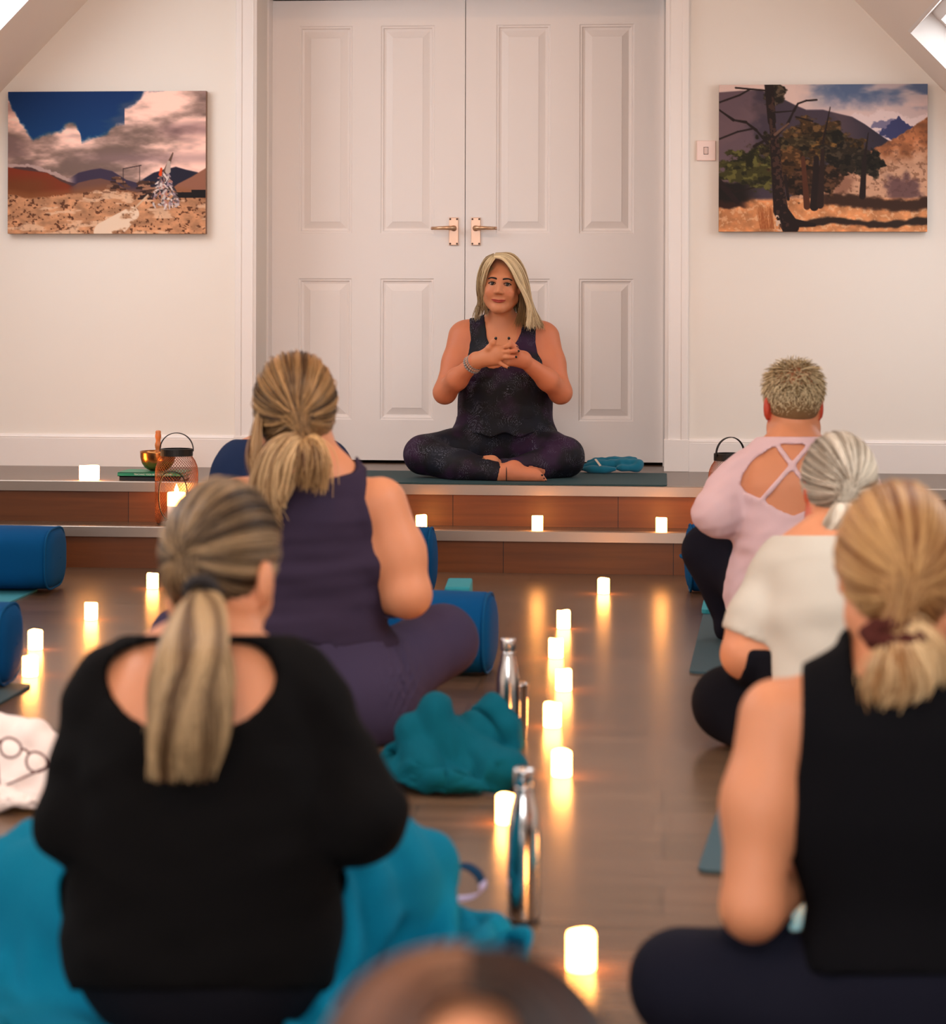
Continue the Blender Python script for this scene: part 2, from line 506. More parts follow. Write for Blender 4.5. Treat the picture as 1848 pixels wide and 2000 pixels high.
# back wall: left part, right part, lintel over the doors (gable outline follows the roof slope)
XJL, XJR = -1.692, 0.003
def wall_piece(name, poly):
    n = len(poly); V = [(x, YW, z) for x, z in poly] + [(x, YW + 0.4, z) for x, z in poly]
    F = [tuple(range(n)), tuple(range(2 * n - 1, n - 1, -1))] + [(i, n + i, n + (i + 1) % n, (i + 1) % n) for i in range(n)]
    obj(name, V, F, MATS['wall_paint'], **S)
K = hw(Z0) + 0.05
wall_piece('wall_back', [(XC - K, 0.2), (XJL, 0.2), (XJL, 2.3), (XJR, 2.3), (XJR, 0.2), (XC + K, 0.2), (XC + K, Z0), (XC + hw(ZF) + 0.03, ZF + 0.03), (XC - hw(ZF) - 0.03, ZF + 0.03), (XC - K, Z0)])
V, F = box(XC - K - 0.12, XC - hw(Z0), YB, YW + 0.4, 0, Z0 + 0.1); obj('wall_left', V, F, MATS['wall_paint'], **S)
V, F = box(XC + hw(Z0), XC + K + 0.12, YB, YW + 0.4, 0, Z0 + 0.1); obj('wall_right', V, F, MATS['wall_paint'], **S)
V, F = box(XC - K - 0.12, XC + K + 0.12, YB - 0.1, YB, 0, ZF + 0.1); obj('wall_front', V, F, MATS['wall_paint'], **S)
V, F = box(XC - hw(ZF) - 0.15, XC + hw(ZF) + 0.15, YB, YW + 0.4, ZF, ZF + 0.1); obj('ceiling', V, F, MATS['ceiling_paint'], **S)

# sloping ceilings with roof-window openings; each opening: (y0, y1, z_low, z_high)
def slope(side, opens):
    sg = -1 if side == 'left' else 1
    P = lambda y, z, t=0.0: np.array([XC + sg * (hw(z) + t * 0.72), y, z + t * 0.70])     # t = outward depth
    parts = []
    ys = sorted({YB, YW + 0.4, *[o[0] for o in opens], *[o[1] for o in opens]})
    zs = sorted({Z0 - 0.02, ZF + 0.02, *[o[2] for o in opens], *[o[3] for o in opens]})
    for i in range(len(ys) - 1):
        for j in range(len(zs) - 1):
            ym, zm = (ys[i] + ys[i + 1]) / 2, (zs[j] + zs[j + 1]) / 2
            if any(o[0] < ym < o[1] and o[2] < zm < o[3] for o in opens): continue
            c = [P(ys[i], zs[j]), P(ys[i + 1], zs[j]), P(ys[i + 1], zs[j + 1]), P(ys[i], zs[j + 1])]
            d = [P(ys[i], zs[j], .1), P(ys[i + 1], zs[j], .1), P(ys[i + 1], zs[j + 1], .1), P(ys[i], zs[j + 1], .1)]
            parts.append((c + d, [(0, 1, 2, 3), (4, 7, 6, 5)]))
    V, F = join(parts); obj('ceiling_slope_' + side, V, F, MATS['ceiling_paint'], **S)
    return P
wn = [0]
def roof_window(P, y0, y1, za, zb, dep=0.13, pane='sky_pane'):
    wn[0] += 1
    def ring(y0, y1, za, zb, t0, t1, w):
        """rectangular frame in the slope plane between outward depths t0..t1, w wide"""
        o = [(y0, za), (y1, za), (y1, zb), (y0, zb)]
        i = [(y0 + w, za + w * .7), (y1 - w, za + w * .7), (y1 - w, zb - w * .7), (y0 + w, zb - w * .7)]
        V = [P(a, b, t) for t in (t0, t1) for q in (o, i) for a, b in q]
        F = []
        for k in range(4):
            n = (k + 1) % 4
            F += [(k, n, 4 + n, 4 + k), (8 + k, 12 + k, 12 + n, 8 + n), (4 + k, 4 + n, 12 + n, 12 + k), (k, 8 + k, 8 + n, n)]
        return V, F
    w = obj('window_%d' % wn[0], *ring(y0 - .01, y1 + .01, za - .01, zb + .01, -.002, dep + .04, .012), MATS['gloss_white'], kind='structure')
    obj('window_frame', *ring(y0, y1, za, zb, dep - .02, dep + .03, .045), MATS['gloss_white'], parent=w)
    V = [P(y0, za, dep + .02), P(y1, za, dep + .02), P(y1, zb, dep + .02), P(y0, zb, dep + .02)]
    obj('window_pane', V, [(0, 1, 2, 3)], MATS[pane], parent=w)
LO = [(7.30, 8.66, 1.55, 2.50), (3.6, 4.8, 1.45, 2.45), (0.4, 1.6, 1.45, 2.45)]
RO = [(7.62, 8.84, 1.12, 2.04), (3.6, 4.8, 1.45, 2.45), (0.4, 1.6, 1.45, 2.45)]
Pl = slope('left', LO); Pr = slope('right', RO)
for i, o in enumerate(LO): roof_window(Pl, *o, pane='sky_pane_soft' if i == 0 else 'sky_pane')      # the two by the platform are dimmed to balance light on the wall
for i, o in enumerate(RO): roof_window(Pr, *o, pane='sky_pane_dim' if i == 0 else 'sky_pane')
# unseen window added behind the class for frontal fill light
V, F = join([box(XC - 1.3, XC + 1.3, YB, YB + .05, z, z + .06) for z in (1.0, 1.6, 2.3)] + [box(x - .03, x + .03, YB, YB + .05, 1.0, 2.36) for x in (XC - 1.27, XC - .42, XC + .42, XC + 1.27)])
w_ = obj('window_7', V, F, MATS['gloss_white'], **S)
obj('window_pane', [(XC - 1.27, YB + .02, 1.03), (XC + 1.27, YB + .02, 1.03), (XC + 1.27, YB + .02, 2.33), (XC - 1.27, YB + .02, 2.33)], [(0, 1, 2, 3)], MATS['fill_pane'], parent=w_)

# ------------------------------------------------------------------ doors
V, F = join([box(XJL - 0.02, XJL, YW, YW + 0.37, ZP, 2.33), box(XJR, XJR + 0.02, YW, YW + 0.37, ZP, 2.33), box(XJL, XJR, YW, YW + 0.37, 2.295, 2.33),
             box(XJL, XJL + 0.008, YD - 0.09, YW + 0.38, ZP, 2.3), box(XJR - 0.008, XJR, YD - 0.04, YW + 0.38, ZP, 2.3)])
obj('trim_3', V, F, MATS['gloss_white'], **S)                    # jamb lining
V, F = box(XJL - 0.1, XJR + 0.1, YD + 0.06, YD + 0.1, ZP, 2.4); obj('gap_shade_sheet', V, F, MATS['dark_gap'], **S)  # dark sheet behind the leaves, shade of the door gaps put into colour
def door(name, x0, x1, hand):
    zb, zt = ZP + 0.013, 2.288
    w = x1 - x0
    pans = [(x0 + .131, x0 + .363, .488, 1.094), (x0 + .486, x0 + .718, .488, 1.094), (x0 + .131, x0 + .363, 1.286, 2.178), (x0 + .486, x0 + .718, 1.286, 2.178)]
    xs = [x0, x0 + .131, x0 + .363, x0 + .486, x0 + .718, x1]; zs = [zb, .488, 1.094, 1.286, 2.178, zt]
    parts = []
    for i in range(5):
        for j in range(5):
            if i in (1, 3) and j in (1, 3): continue
            parts.append(([(xs[i], YD, zs[j]), (xs[i + 1], YD, zs[j]), (xs[i + 1], YD, zs[j + 1]), (xs[i], YD, zs[j + 1])], [(0, 1, 2, 3)]))
    e = box(x0, x1, YD, YD + .04, zb, zt); parts.append((e[0], e[1][:2] + e[1][3:]))
    V, F = join(parts)
    d = obj(name, V, F, MATS['door_white'], **S)
    prof = [(0, 0), (.004, -.0035), (.010, -.0035), (.014, -.010), (.021, -.0115), (.0235, -.0115), (.050, -.003), (.052, -.0015)]
    for a, b, c, e_ in pans:
        V = []
        for ins, dp in prof:
            V += [(a + ins, YD - dp, c + ins), (b - ins, YD - dp, c + ins), (b - ins, YD - dp, e_ - ins), (a + ins, YD - dp, e_ - ins)]
        n = len(prof); F = []
        for k in range(n - 1):
            for q in range(4):
                r = (q + 1) % 4; F.append((4 * k + q, 4 * k + r, 4 * k + 4 + r, 4 * k + 4 + q))
        F.append((4 * n - 4, 4 * n - 3, 4 * n - 2, 4 * n - 1))
        obj('door_panel', V, F, MATS['door_white'], parent=d)
    hx = -0.898 if hand < 0 else -0.803
    V, F = box(hx - .0205, hx + .0205, YD - .008, YD, 1.236, 1.355)
    h = obj('door_handle', V, F, MATS['chrome'], parent=d, bevel=.002)
    sc = [lathe([(.0042, 0), (.0042, .002), (.002, .003)], (hx + sx * .0145, YD - .008, sz), 10, axis=(0, -1, 0)) for sx in (-1, 1) for sz in (1.243, 1.348)]
    V, F = join(sc); obj('screw', V, F, MATS['screw'], parent=h)
    lv = [lathe([(.0125, 0), (.0125, .006), (.009, .012), (.009, .045)], (hx + hand * -.001, YD - .008, 1.309), 16, axis=(0, -1, 0)),
          tube([(hx - hand * .006, YD - .048, 1.3095), (hx + hand * .03, YD - .050, 1.309), (hx + hand * .088, YD - .047, 1.3075)], [.0095, .0085, .0065], 10)]
    V, F = join(lv); obj('lever', V, F, MATS['brass_satin'], parent=h, smooth=True)
    V, F = tube([(hx + hand * .086, YD - .047, 1.3075), (hx + hand * .0895, YD - .0468, 1.3075), (hx + hand * .093, YD - .0465, 1.3074)], [.0068, .0068, .0058], 10)
    obj('lever_cap', V, F, MATS['chrome'], parent=h)
door('door_1', -1.700, -0.8515, -1)
door('door_2', -0.8485, 0.0, 1)

# architraves, plinth blocks, skirting
def architrave(name, x0, x1):
    s = 1 if x1 > x0 else -1
    pr = [(0, 0), (0, .012), (.010, .016), (.014, .0185), (.020, .015), (.062, .017), (.066, .021), (.075, .022), (.088, .022), (.092, .018), (.092, 0)]
    n = len(pr); V = []
    for z in (ZP + .12, 2.36): V += [(x0 + s * a * abs(x1 - x0) / .092, YW - b, z) for a, b in pr]
    F = [(i, (i + 1) % n, n + (i + 1) % n, n + i) for i in range(n)] + [tuple(range(n)), tuple(range(2 * n - 1, n - 1, -1))]
    obj(name, V, F, MATS['gloss_white'], **S)
architrave('trim_4', XJL, -1.779); architrave('trim_5', XJR, 0.099)
V, F = box(-1.782, -1.689, YW - .026, YW, ZP, ZP + .131); obj('trim_6', V, F, MATS['gloss_white'], bevel=.002, **S)
V, F = box(0.0, .102, YW - .026, YW, ZP, ZP + .131); obj('trim_7', V, F, MATS['gloss_white'], bevel=.002, **S)
V, F = box(XJL, XJR, YW - .022, YW, 2.31, 2.40); obj('trim_8', V, F, MATS['gloss_white'], bevel=.002, **S)
def skirting(name, x0, x1):
    pr = [(0, ZP), (.018, ZP), (.018, ZP + .116), (.0155, ZP + .1175), (.0155, ZP + .120), (.017, ZP + .122), (.012, ZP + .129), (.004, ZP + .134), (0, ZP + .134)]
    n = len(pr); V = []
    for x in (x0, x1): V += [(x, YW - a, z) for a, z in pr]
    F = [(i, (i + 1) % n, n + (i + 1) % n, n + i) for i in range(n)] + [tuple(range(n)), tuple(range(2 * n - 1, n - 1, -1))]
    obj(name, V, F, MATS['gloss_white'], **S)
skirting('baseboard_left', XC - K + .02, -1.782); skirting('baseboard_right', .102, XC + K - .02)

# warm flush lamps on the flat ceiling (outside the frame, above the class)
lamps = []
for y in (1.2, 4.2, 6.9):
    t = empty('ceiling_lamp', (XC, y, ZF), 'round warm flush lamp on the flat ceiling', 'ceiling lamp', 'ceiling lamps')
    V, F = lathe([(.15, 0), (.16, -.02), (.15, -.03)], (XC, y, ZF - .001), 32); obj('lamp_ring', V, F, MATS['gloss_white'], parent=t)
    V, F = lathe([(.145, -.03), (.12, -.06), (.06, -.075), (.01, -.078)], (XC, y, ZF - .001), 32); obj('lamp_shade', V, F, MATS['lamp_glass'], parent=t, smooth=True)

# light switch
t = empty('light_switch', (.169, YW, 1.576), 'small square light switch with one rocker beside the canvas of the old tree', 'light switch')
V, F = box(.130, .208, YW - .009, YW, 1.574, 1.657); obj('switch_plate', V, F, mat('switch_white', '#f0d3c8', .3), parent=t, bevel=.003)
V, F = box(.160, .176, YW - .013, YW - .008, 1.601, 1.629); obj('rocker', V, F, mat('switch_rocker', '#d8b7ab', .3), parent=t, bevel=.002)
V, F = box(.1585, .1775, YW - .0095, YW - .008, 1.5995, 1.6305); obj('rocker_surround', V, F, MATS['screw'], parent=t)

# ------------------------------------------------------------------ canvases (landscape prints)
def sm(a, b, x): t = np.clip((x - a) / (b - a), 0, 1); return t * t * (3 - 2 * t)
def over(C, m, c):
    m = np.clip(m, 0, 1)[..., None]; return C * (1 - m) + np.asarray(c, float) * m
def curve(u, pts):
    p = np.array(pts); return np.interp(u, p[:, 0], p[:, 1])
def seg(u, v, x0, y0, x1, y1, w0, w1, asp=1.4):
    dx, dy = (x1 - x0) * asp, y1 - y0
    t = np.clip((((u - x0) * asp) * dx + (v - y0) * dy) / (dx * dx + dy * dy), 0, 1)
    d = np.hypot((u - x0) * asp - t * dx, v - y0 - t * dy); w = w0 + t * (w1 - w0)
    return sm(w + .003, w - .003, d)
def pic_cairn(u, v):
    n1 = fbm2(u * 7, v * 10, 1, 5); n2 = fbm2(u * 22, v * 26, 5, 4); n3 = fbm2(u * 70, v * 60, 9, 3)
    C = np.zeros(u.shape + (3,)) + np.array([4, 62, 118.]); C = over(C, sm(.0, .35, v) * .5, (10, 84, 136))
    C = over(C, sm(.42, .62, fbm2(u * 4 + v * 3, v * 7 - u * 2, 21, 4)) * sm(.25, .55, u) * .55, (110, 100, 120))
    bd = curve(u, [(0, .04), (.02, .10), (.06, .20), (.13, .34), (.18, .29), (.22, .30), (.27, .26), (.31, .215), (.345, .22), (.36, .26), (.375, .335), (.43, .31), (.5, .30), (.55, .22), (.59, .21), (.585, .14), (.63, .09), (.66, .06), (.69, .0), (1, -.1)])
    cm = sm(-.015, .03, v - bd + (n2 - .5) * .06)
    shade = fbm2(u * 5 + 3, v * 9, 31, 5)
    cc = np.array([216, 182, 170.])[None, None] * (0.62 + 0.62 * sm(.3, .72, shade))[..., None]
    cc = over(cc, sm(.52, .75, fbm2(u * 3, v * 8, 41, 4)) * .55, (150, 122, 122))
    cc = over(cc, np.exp(-((v - .27) / .05) ** 2) * sm(.7, .85, u) * .6, (138, 108, 112))
    cc = over(cc, np.exp(-((v - .47) / .04) ** 2) * sm(.2, .6, u) * .5, (160, 132, 136))
    C = C * (1 - cm[..., None]) + cc * cm[..., None]
    r = curve(u, [(0, .505), (.06, .51), (.1, .505), (.16, .53), (.25, .57), (.33, .62), (1, .66)]); C = over(C, sm(-.004, .006, v - r + (n3 - .5) * .02), np.array([190, 165, 160]))
    C = over(C, sm(-.004, .006, v - r - .012 - .03 * n2), (92, 66, 66))
    r = curve(u, [(0, .53), (.08, .55), (.2, .57), (.27, .63), (.34, .67), (1, .8)]); C = over(C, sm(-.004, .008, v - r), (140, 62, 34)); C = over(C, sm(.55, .66, v) * sm(.36, .1, u) * .55, (120, 84, 42))
    r = curve(u, [(0, .9), (.3, .62), (.36, .57), (.42, .55), (.47, .54), (.53, .56), (.6, .62), (.7, .66), (1, .8)]); C = over(C, sm(-.004, .006, v - r) * sm(.3, .36, u), (72, 60, 84))
    C = over(C, sm(-.004, .006, v - r - .07) * sm(.3, .36, u) * .8, (140, 98, 78))
    r = curve(u, [(0, .9), (.68, .62), (.74, .57), (.78, .555), (.85, .53), (.9, .55), (.96, .57), (1, .6)]); C = over(C, sm(-.004, .006, v - r) * sm(.66, .7, u), (44, 42, 64))
    r = curve(u, [(0, 1), (.8, .72), (.86, .65), (.93, .6), (1, .54)]); C = over(C, sm(-.004, .006, v - r) * sm(.78, .82, u), (160, 112, 92))
    r = curve(u, [(0, .72), (.12, .75), (.3, .72), (.4, .71), (.5, .69), (.6, .71), (.7, .72), (.83, .7), (.92, .72), (1, .76)])
    C = over(C, (v > r - .06).astype(float) * sm(.0, .06, v - r + .06) * .6, (156, 104, 66))
    gc = np.array([204, 154, 118.])[None, None] * (0.72 + 0.5 * n2)[..., None]
    g = sm(-.004, .01, v - r + (n3 - .5) * .03); C = C * (1 - g[..., None]) + gc * g[..., None]
    C = over(C, g * sm(.6, .7, n3) * .8, (92, 54, 34)); C = over(C, g * sm(.58, .66, fbm2(u * 9, v * 26, 77, 4)) * .7, (232, 198, 170))
    C = over(C, seg(u, v, .63, .86, .5, 1.0, .05, .09) * sm(.3, .5, n2), (236, 212, 190))
    C = over(C, ((u > .84) & (v > .69) & (v < .75) & (v > .69 + (u < .93) * .02)).astype(float), (30, 22, 26))
    for k in range(26):                                       # flat stones of the small cairn
        a = random.random(); x = .56 + (random.random() - .5) * .11 * (.3 + a); y = .60 + .11 * a
        C = over(C, seg(u, v, x - .012, y, x + .012, y + .002, .006, .006), [(70, 46, 40), (150, 112, 90), (110, 78, 62)][k % 3])
    for k in range(40):
        a = random.random(); x = .66 + random.random() * .09; y = .64 + .12 * a
        C = over(C, seg(u, v, x - .01, y, x + .012, y - .004, .007, .009), [(90, 62, 50), (170, 128, 104), (56, 38, 36)][k % 3])
    for k in range(150):                                      # big cairn hung with pale scarves
        a = random.random() ** .7; x = .795 + (random.random() - .5) * (.02 + .14 * a); y = .55 + .25 * a
        C = over(C, seg(u, v, x, y, x + random.uniform(-.02, .02), y + random.uniform(.0, .035), .008, .004), [(205, 190, 186), (170, 150, 160), (70, 58, 66), (120, 104, 104), (190, 140, 130), (226, 210, 204)][k % 6])
    C = over(C, seg(u, v, .835, .435, .80, .56, .004, .018), (110, 84, 72)); C = over(C, seg(u, v, .815, .5, .81, .56, .012, .02), (196, 176, 166))
    C = over(C, seg(u, v, .777, .545, .772, .585, .008, .012), (226, 84, 24)); C = over(C, seg(u, v, .71, .73, .63, .84, .006, .005), (214, 186, 160))
    for x, y0, y1 in ((.585, .545, .66), (.668, .52, .645)):
        C = over(C, seg(u, v, x, y0, x, y1, .002, .002), (60, 46, 50))
    for k in range(9): C = over(C, seg(u, v, .585 + k * .0105, .545 - k * .0028, .591 + k * .0105, .543 - k * .0028, .0035, .0035), (66, 50, 54))
    return C
def pic_tree(u, v):
    n1 = fbm2(u * 6, v * 6, 2, 5); n2 = fbm2(u * 20, v * 18, 6, 4); n3 = fbm2(u * 60, v * 46, 8, 3)
    C = np.zeros(u.shape + (3,)) + np.array([104, 120, 150.])
    C = over(C, sm(.6, .36, u + (n2 - .5) * .18 + v * .25), (230, 204, 190)); C = over(C, sm(.4, .62, fbm2(u * 5, v * 9, 14, 4)) * .75, (226, 200, 192)); C = over(C, sm(.1, .24, v + .1 * n2) * .9, (222, 196, 190))
    r = curve(u, [(0, .5), (.6, .24), (.66, .19), (.72, .21), (.78, .17), (.86, .19), (.92, .24), (1, .2)]); C = over(C, sm(-.006, .01, v - r + (n3 - .5) * .04), (226, 206, 204))
    C = over(C, sm(-.006, .01, v - r - .05) * sm(.5, .6, n2) * .8, (112, 108, 140)); C = over(C, sm(-.005, .005, v - curve(u, [(0, 1), (.74, .36), (.8, .29), (.86, .22), (.9, .27), (.95, .3), (1, .4)]) + (n3 - .5) * .05) * sm(.5, .6, n2 + .12), (74, 78, 118))
    r = curve(u, [(0, .05), (.1, .04), (.2, .035), (.3, .09), (.37, .14), (.42, .17), (.5, .17), (.58, .2), (.64, .22), (.7, .27), (.76, .33), (.8, .37), (.86, .42), (1, .5)])
    m = sm(-.004, .008, v - r); C = over(C, m, (84, 72, 84)); C = over(C, m * sm(.42, .6, n1) * .6, (108, 88, 92)); C = over(C, m * sm(.2, .12, u + (n2 - .5) * .1) * .6, (138, 112, 116)); C = over(C, m * sm(.55, .8, u) * .8, (52, 50, 66))
    r = curve(u, [(0, 1), (.5, .66), (.75, .43), (.84, .37), (.92, .3), (1, .22)]); m = sm(-.004, .01, v - r + (n3 - .5) * .02)
    sc = np.array([176, 118, 82.])[None, None] * (.68 + .62 * n2)[..., None]; C = C * (1 - m[..., None]) + sc * m[..., None]
    C = over(C, m * sm(.42, .56, v + .16 * u - .14 + (n2 - .5) * .2) * .75, (216, 180, 156)); C = over(C, m * sm(.58, .68, n3) * .5, (120, 82, 62))
    C = over(C, sm(.06, .0, np.hypot((u - .88) * 1.1, v - .72) - .07 + (n2 - .5) * .12) * .8, (104, 76, 80)); C = over(C, sm(.05, 0, np.hypot(u - .56, v - .66) - .07 + (n2 - .5) * .1) * .7, (140, 98, 80))
    g = sm(-.01, .02, v - .76 - .02 * n2); gc = np.array([214, 152, 106.])[None, None] * (.74 + .5 * n2)[..., None]; C = C * (1 - g[..., None]) + gc * g[..., None]
    C = over(C, g * sm(.56, .68, n3) * .5, (240, 204, 170)); C = over(C, sm(.03, 0, np.abs(v - .80 - .02 * np.sin(u * 9)) - .025 + (n2 - .5) * .05) * sm(.46, .52, u), (74, 50, 38)); C = over(C, sm(.02, 0, np.abs(v - .94 + .015 * np.sin(u * 14)) - .012 + (n2 - .5) * .03) * sm(.32, .36, u), (62, 46, 38))
    C = over(C, sm(.02, 0, np.abs(v - .80) - .03 + (n2 - .5) * .04) * sm(.16, .1, u), (64, 40, 32)); C = over(C, sm(.03, 0, np.abs(v - .73) - .05 + (n2 - .5) * .06) * sm(.22, .1, u), (38, 30, 28))
    def blob(x, y, rx, ry, c, k=.5):
        nonlocal C
        d = np.hypot((u - x) / rx, (v - y) / ry) - 1 + (fbm2(u * 26 + x * 9, v * 26, int(x * 99), 4) - .5) * 1.3
        mm = sm(.12, -.12, d); C = over(C, mm, c)
        C = over(C, mm * sm(.5, .64, fbm2(u * 40, v * 44, int(y * 90) + 3, 3)) * .75, np.array(c) * 1.5 + 12); C = over(C, mm * sm(.5, .36, fbm2(u * 34, v * 30, int(y * 70) + 8, 3)) * .8, np.array(c) * .5)
    for b in ((.46, .36, .15, .13, (84, 62, 36)), (.36, .44, .18, .10, (66, 54, 34)), (.57, .42, .12, .09, (92, 68, 34)), (.6, .5, .12, .10, (54, 44, 32)), (.16, .58, .15, .13, (76, 72, 36)), (.36, .56, .12, .11, (88, 62, 36)), (.44, .66, .14, .11, (70, 48, 32)), (.72, .54, .07, .08, (44, 38, 28)), (.56, .34, .05, .05, (58, 50, 34)), (.27, .06, .05, .09, (70, 58, 46))): blob(*b)
    T = (46, 32, 30)
    for s in ((.425, .83, .405, .5, .022, .014, (96, 58, 40)), (.46, .83, .47, .5, .030, .016, T), (.488, .82, .50, .45, .024, .012, (56, 38, 34)), (.50, .40, .535, .155, .008, .003, T), (.69, .76, .70, .5, .022, .014, T), (.70, .5, .718, .33, .010, .003, T), (.335, .78, .32, .62, .01, .01, T), (.09, .80, .0, .66, .016, .022, (50, 34, 34))): C = over(C, seg(u, v, *s[:6]), s[6])
    for a, b in (((.240, 0, .255, .25), (.030, .028)), ((.255, .25, .270, .42), (.020, .026)), ((.27, .42, .283, .66), (.034, .036)), ((.283, .66, .30, .86), (.038, .050)), ((.30, .86, .345, .965), (.050, .060)), ((.36, .94, .46, .955), (.03, .012))): C = over(C, seg(u, v, *a, *b), T)
    C = over(C, (n3 > .56) * seg(u, v, .25, .1, .31, .95, .02, .04) * .6, (104, 74, 60)); C = over(C, (n3 < .45) * seg(u, v, .28, .9, .285, .98, .014, .03), (216, 190, 170))
    br = [(.235, .40, .18, .31), (.18, .31, .13, .255), (.13, .255, .07, .24), (.07, .24, .03, .2), (.03, .2, 0, .17), (.16, .3, .09, .32), (.09, .32, .0, .37), (.23, .04, .15, .03), (.15, .03, .1, .07), (.1, .07, .04, .1), (.04, .1, 0, .12), (.15, .03, .08, .02), (.27, .36, .33, .27), (.33, .27, .36, .18), (.36, .18, .38, .13), (.38, .13, .42, .11), (.42, .11, .47, .105), (.37, .22, .45, .25), (.17, .42, .27, .34), (.27, .34, .335, .265), (.26, .19, .35, .18), (.0, .66, .08, .73), (.08, .73, .17, .7)]
    for i, s in enumerate(br): C = over(C, seg(u, v, *s, .010 if i < 4 or 11 < i < 15 or i in (18, 19) else .006, .006 if i < 20 else .004), T if i not in (19,) else (120, 92, 78))
    for k in range(40): C = over(C, seg(u, v, x := .2 + random.random() * .07, .98, x + random.uniform(-.02, .0), .82 + random.random() * .06, .0016, .001), (170, 104, 62))
    return C
def canvas(name, x0, x1, z0, z1, fn, label):
    nx, nz = 330, 230
    u, v = np.meshgrid(np.linspace(0, 1, nx), np.linspace(0, 1, nz), indexing='ij')
    C = lin(255 * (np.clip(fn(u, v), 0, 255) / 255) ** 1.2)
    yf = YW - .036
    t = empty(name, ((x0 + x1) / 2, YW, z0), label, 'canvas print')
    V, F = box(x0, x1, yf + .001, YW - .004, z0, z1); obj('canvas_edge', V, F, mat('canvas_edge_' + str(int(x0 * 10)), '#8a6a58', .8), parent=t)
    V = np.stack([x0 + u * (x1 - x0), np.full(u.shape, yf), z1 + v * (z0 - z1)], -1).reshape(-1, 3)
    i, j = np.meshgrid(np.arange(nx - 1), np.arange(nz - 1), indexing='ij'); a = (i * nz + j).ravel()
    F = np.stack([a, a + 1, a + nz + 1, a + nz], 1)
    obj('canvas_picture', V, F, MATS['print'], parent=t, col=C.reshape(-1, 3))
mat('print', None, 0.75, attr='Col', spec=0.3)
canvas('canvas_print', -2.741, -1.901, 1.274, 1.868, pic_cairn, 'canvas print of a stone cairn under cloudy blue sky, left of the doors')
canvas('canvas_print', .22, 1.059, 1.283, 1.881, pic_tree, 'canvas print of an old bare tree before mountains, right of the doors')
# ------------------------------------------------------------------ flameless candles
def candle_mesh(r, h, seed):
    q = np.random.default_rng(seed); n = 28
    a = np.linspace(0, 2 * math.pi, n, endpoint=False)
    top = h + .0011 * np.sin(a * 2 + q.random() * 6) + .0007 * np.sin(3 * a + q.random() * 6)
    rows = [(r * .96, 0), (r, .002), (r, h * .5), (r, -2), (r * .93, -1), (r * .80, -3), (r * .72, -4), (0.0005, -4)]
    V = []
    for rr, z in rows:
        for j in range(n):
            zz = z if z >= 0 else {-2: top[j] - .003, -1: top[j], -3: top[j] - .001, -4: h - .008}[z]
            V.append((rr * math.cos(a[j]), rr * math.sin(a[j]), zz))
    F = []
    for i in range(len(rows) - 1):
        for j in range(n):
            k = (j + 1) % n; F.append((i * n + j, i * n + k, (i + 1) * n + k, (i + 1) * n + j))
    F.append(tuple(range(n - 1, -1, -1)))
    return np.array(V), F
def flame_mesh(r, h):
    return lathe([(r * .35, 0), (r, h * .25), (r * .9, h * .45), (r * .45, h * .75), (r * .06, h)], (0, 0, 0), 12)
def make_candle(name, label, cat, group=None, r=.0205, h=.052, seed=1):
    V, F = candle_mesh(r, h, seed)
    o = obj(name, V, F, MATS['candle_glow'], origin=(0, 0, 0), smooth=True, label=label, cat=cat, group=group)
    if r > .03: pass
    V, F = lathe([(r * .93, .0), (r * .93, .0015)], (0, 0, -.0009), 20); obj('candle_base', V, F, MATS['candle_wax'], parent=o)
    return o
GC = 'small glowing candles on floor and steps'
spots = [
    ((298, 1150), 0, 'small lit candle on floor just right of the bolster before the left steps'),
    ((178, 1211), 0, 'small lit candle on bare floor, second on the left side counting from the steps'),
    ((69, 1269), 0, 'small lit candle at the far left, farther of the close pair beside a bolster'),
    ((59, 1321), 0, 'small lit candle at the far left, nearer of the close pair beside a bolster'),
    ((1179, 1160), 0, 'small lit candle standing alone nearest the foot of the steps, right of centre'),
    ((1101, 1228), 0, 'topmost small lit candle of the zigzag column along the centre aisle'),
    ((1086, 1285), 0, 'small lit candle second from the far end of the centre aisle zigzag'),
    ((1101, 1349), 0, 'small lit candle in the middle of the aisle zigzag, level with crumpled blanket top'),
    ((1079, 1420), 0, 'small lit candle of the aisle right beside the crumpled teal blanket'),
    ((1097, 1516), 0, 'small lit candle of the aisle right of the steel bottle cap'),
    ((990, 1608), 0, 'small lit candle half hidden behind the nearer steel bottle'),
    ((1135, 1894), 0, 'largest and nearest lit candle on the floor at the bottom centre'),
    ((1569, 1753), 0, 'small lit candle glimpsed between arm and waist of the person in black tank'),
    ((823, 1036), ZS, 'small lit candle on the lower step, leftmost of three, by the bolster end'),
    ((1049, 1040), ZS, 'small lit candle on the lower step, middle of three below the teacher'),
    ((1292, 1042), ZS, 'small lit candle on the lower step, rightmost of three, beside the pink sleeve')]
c0 = make_candle('candle', spots[0][2], 'candle', GC)
protos = [c0]
for s_ in (2, 3):
    protos.append(None)
for i, (p, z, lab) in enumerate(spots):
    g = G(*p, z)
    zc = z + (.0046 if z else .0012)
    if i == 0: o = c0
    elif i < 3:
        o = make_candle('candle', lab, 'candle', GC, seed=i + 3, h=.052 + .002 * (i - 1)); protos[i] = o
    else: o = dup(protos[i % 3], (0, 0, 0), lab)
    o.location = (g[0], max(g[1], 8.232) if z else g[1], zc); o.rotation_euler = (0, 0, i * 1.7)
g = G(169, 941, ZP)
o = make_candle('wide_candle', 'wide squat lit candle at the platform edge left of the books', 'candle', r=.0385, h=.054, seed=11)
o.location = (g[0], 8.475, ZP + .005)

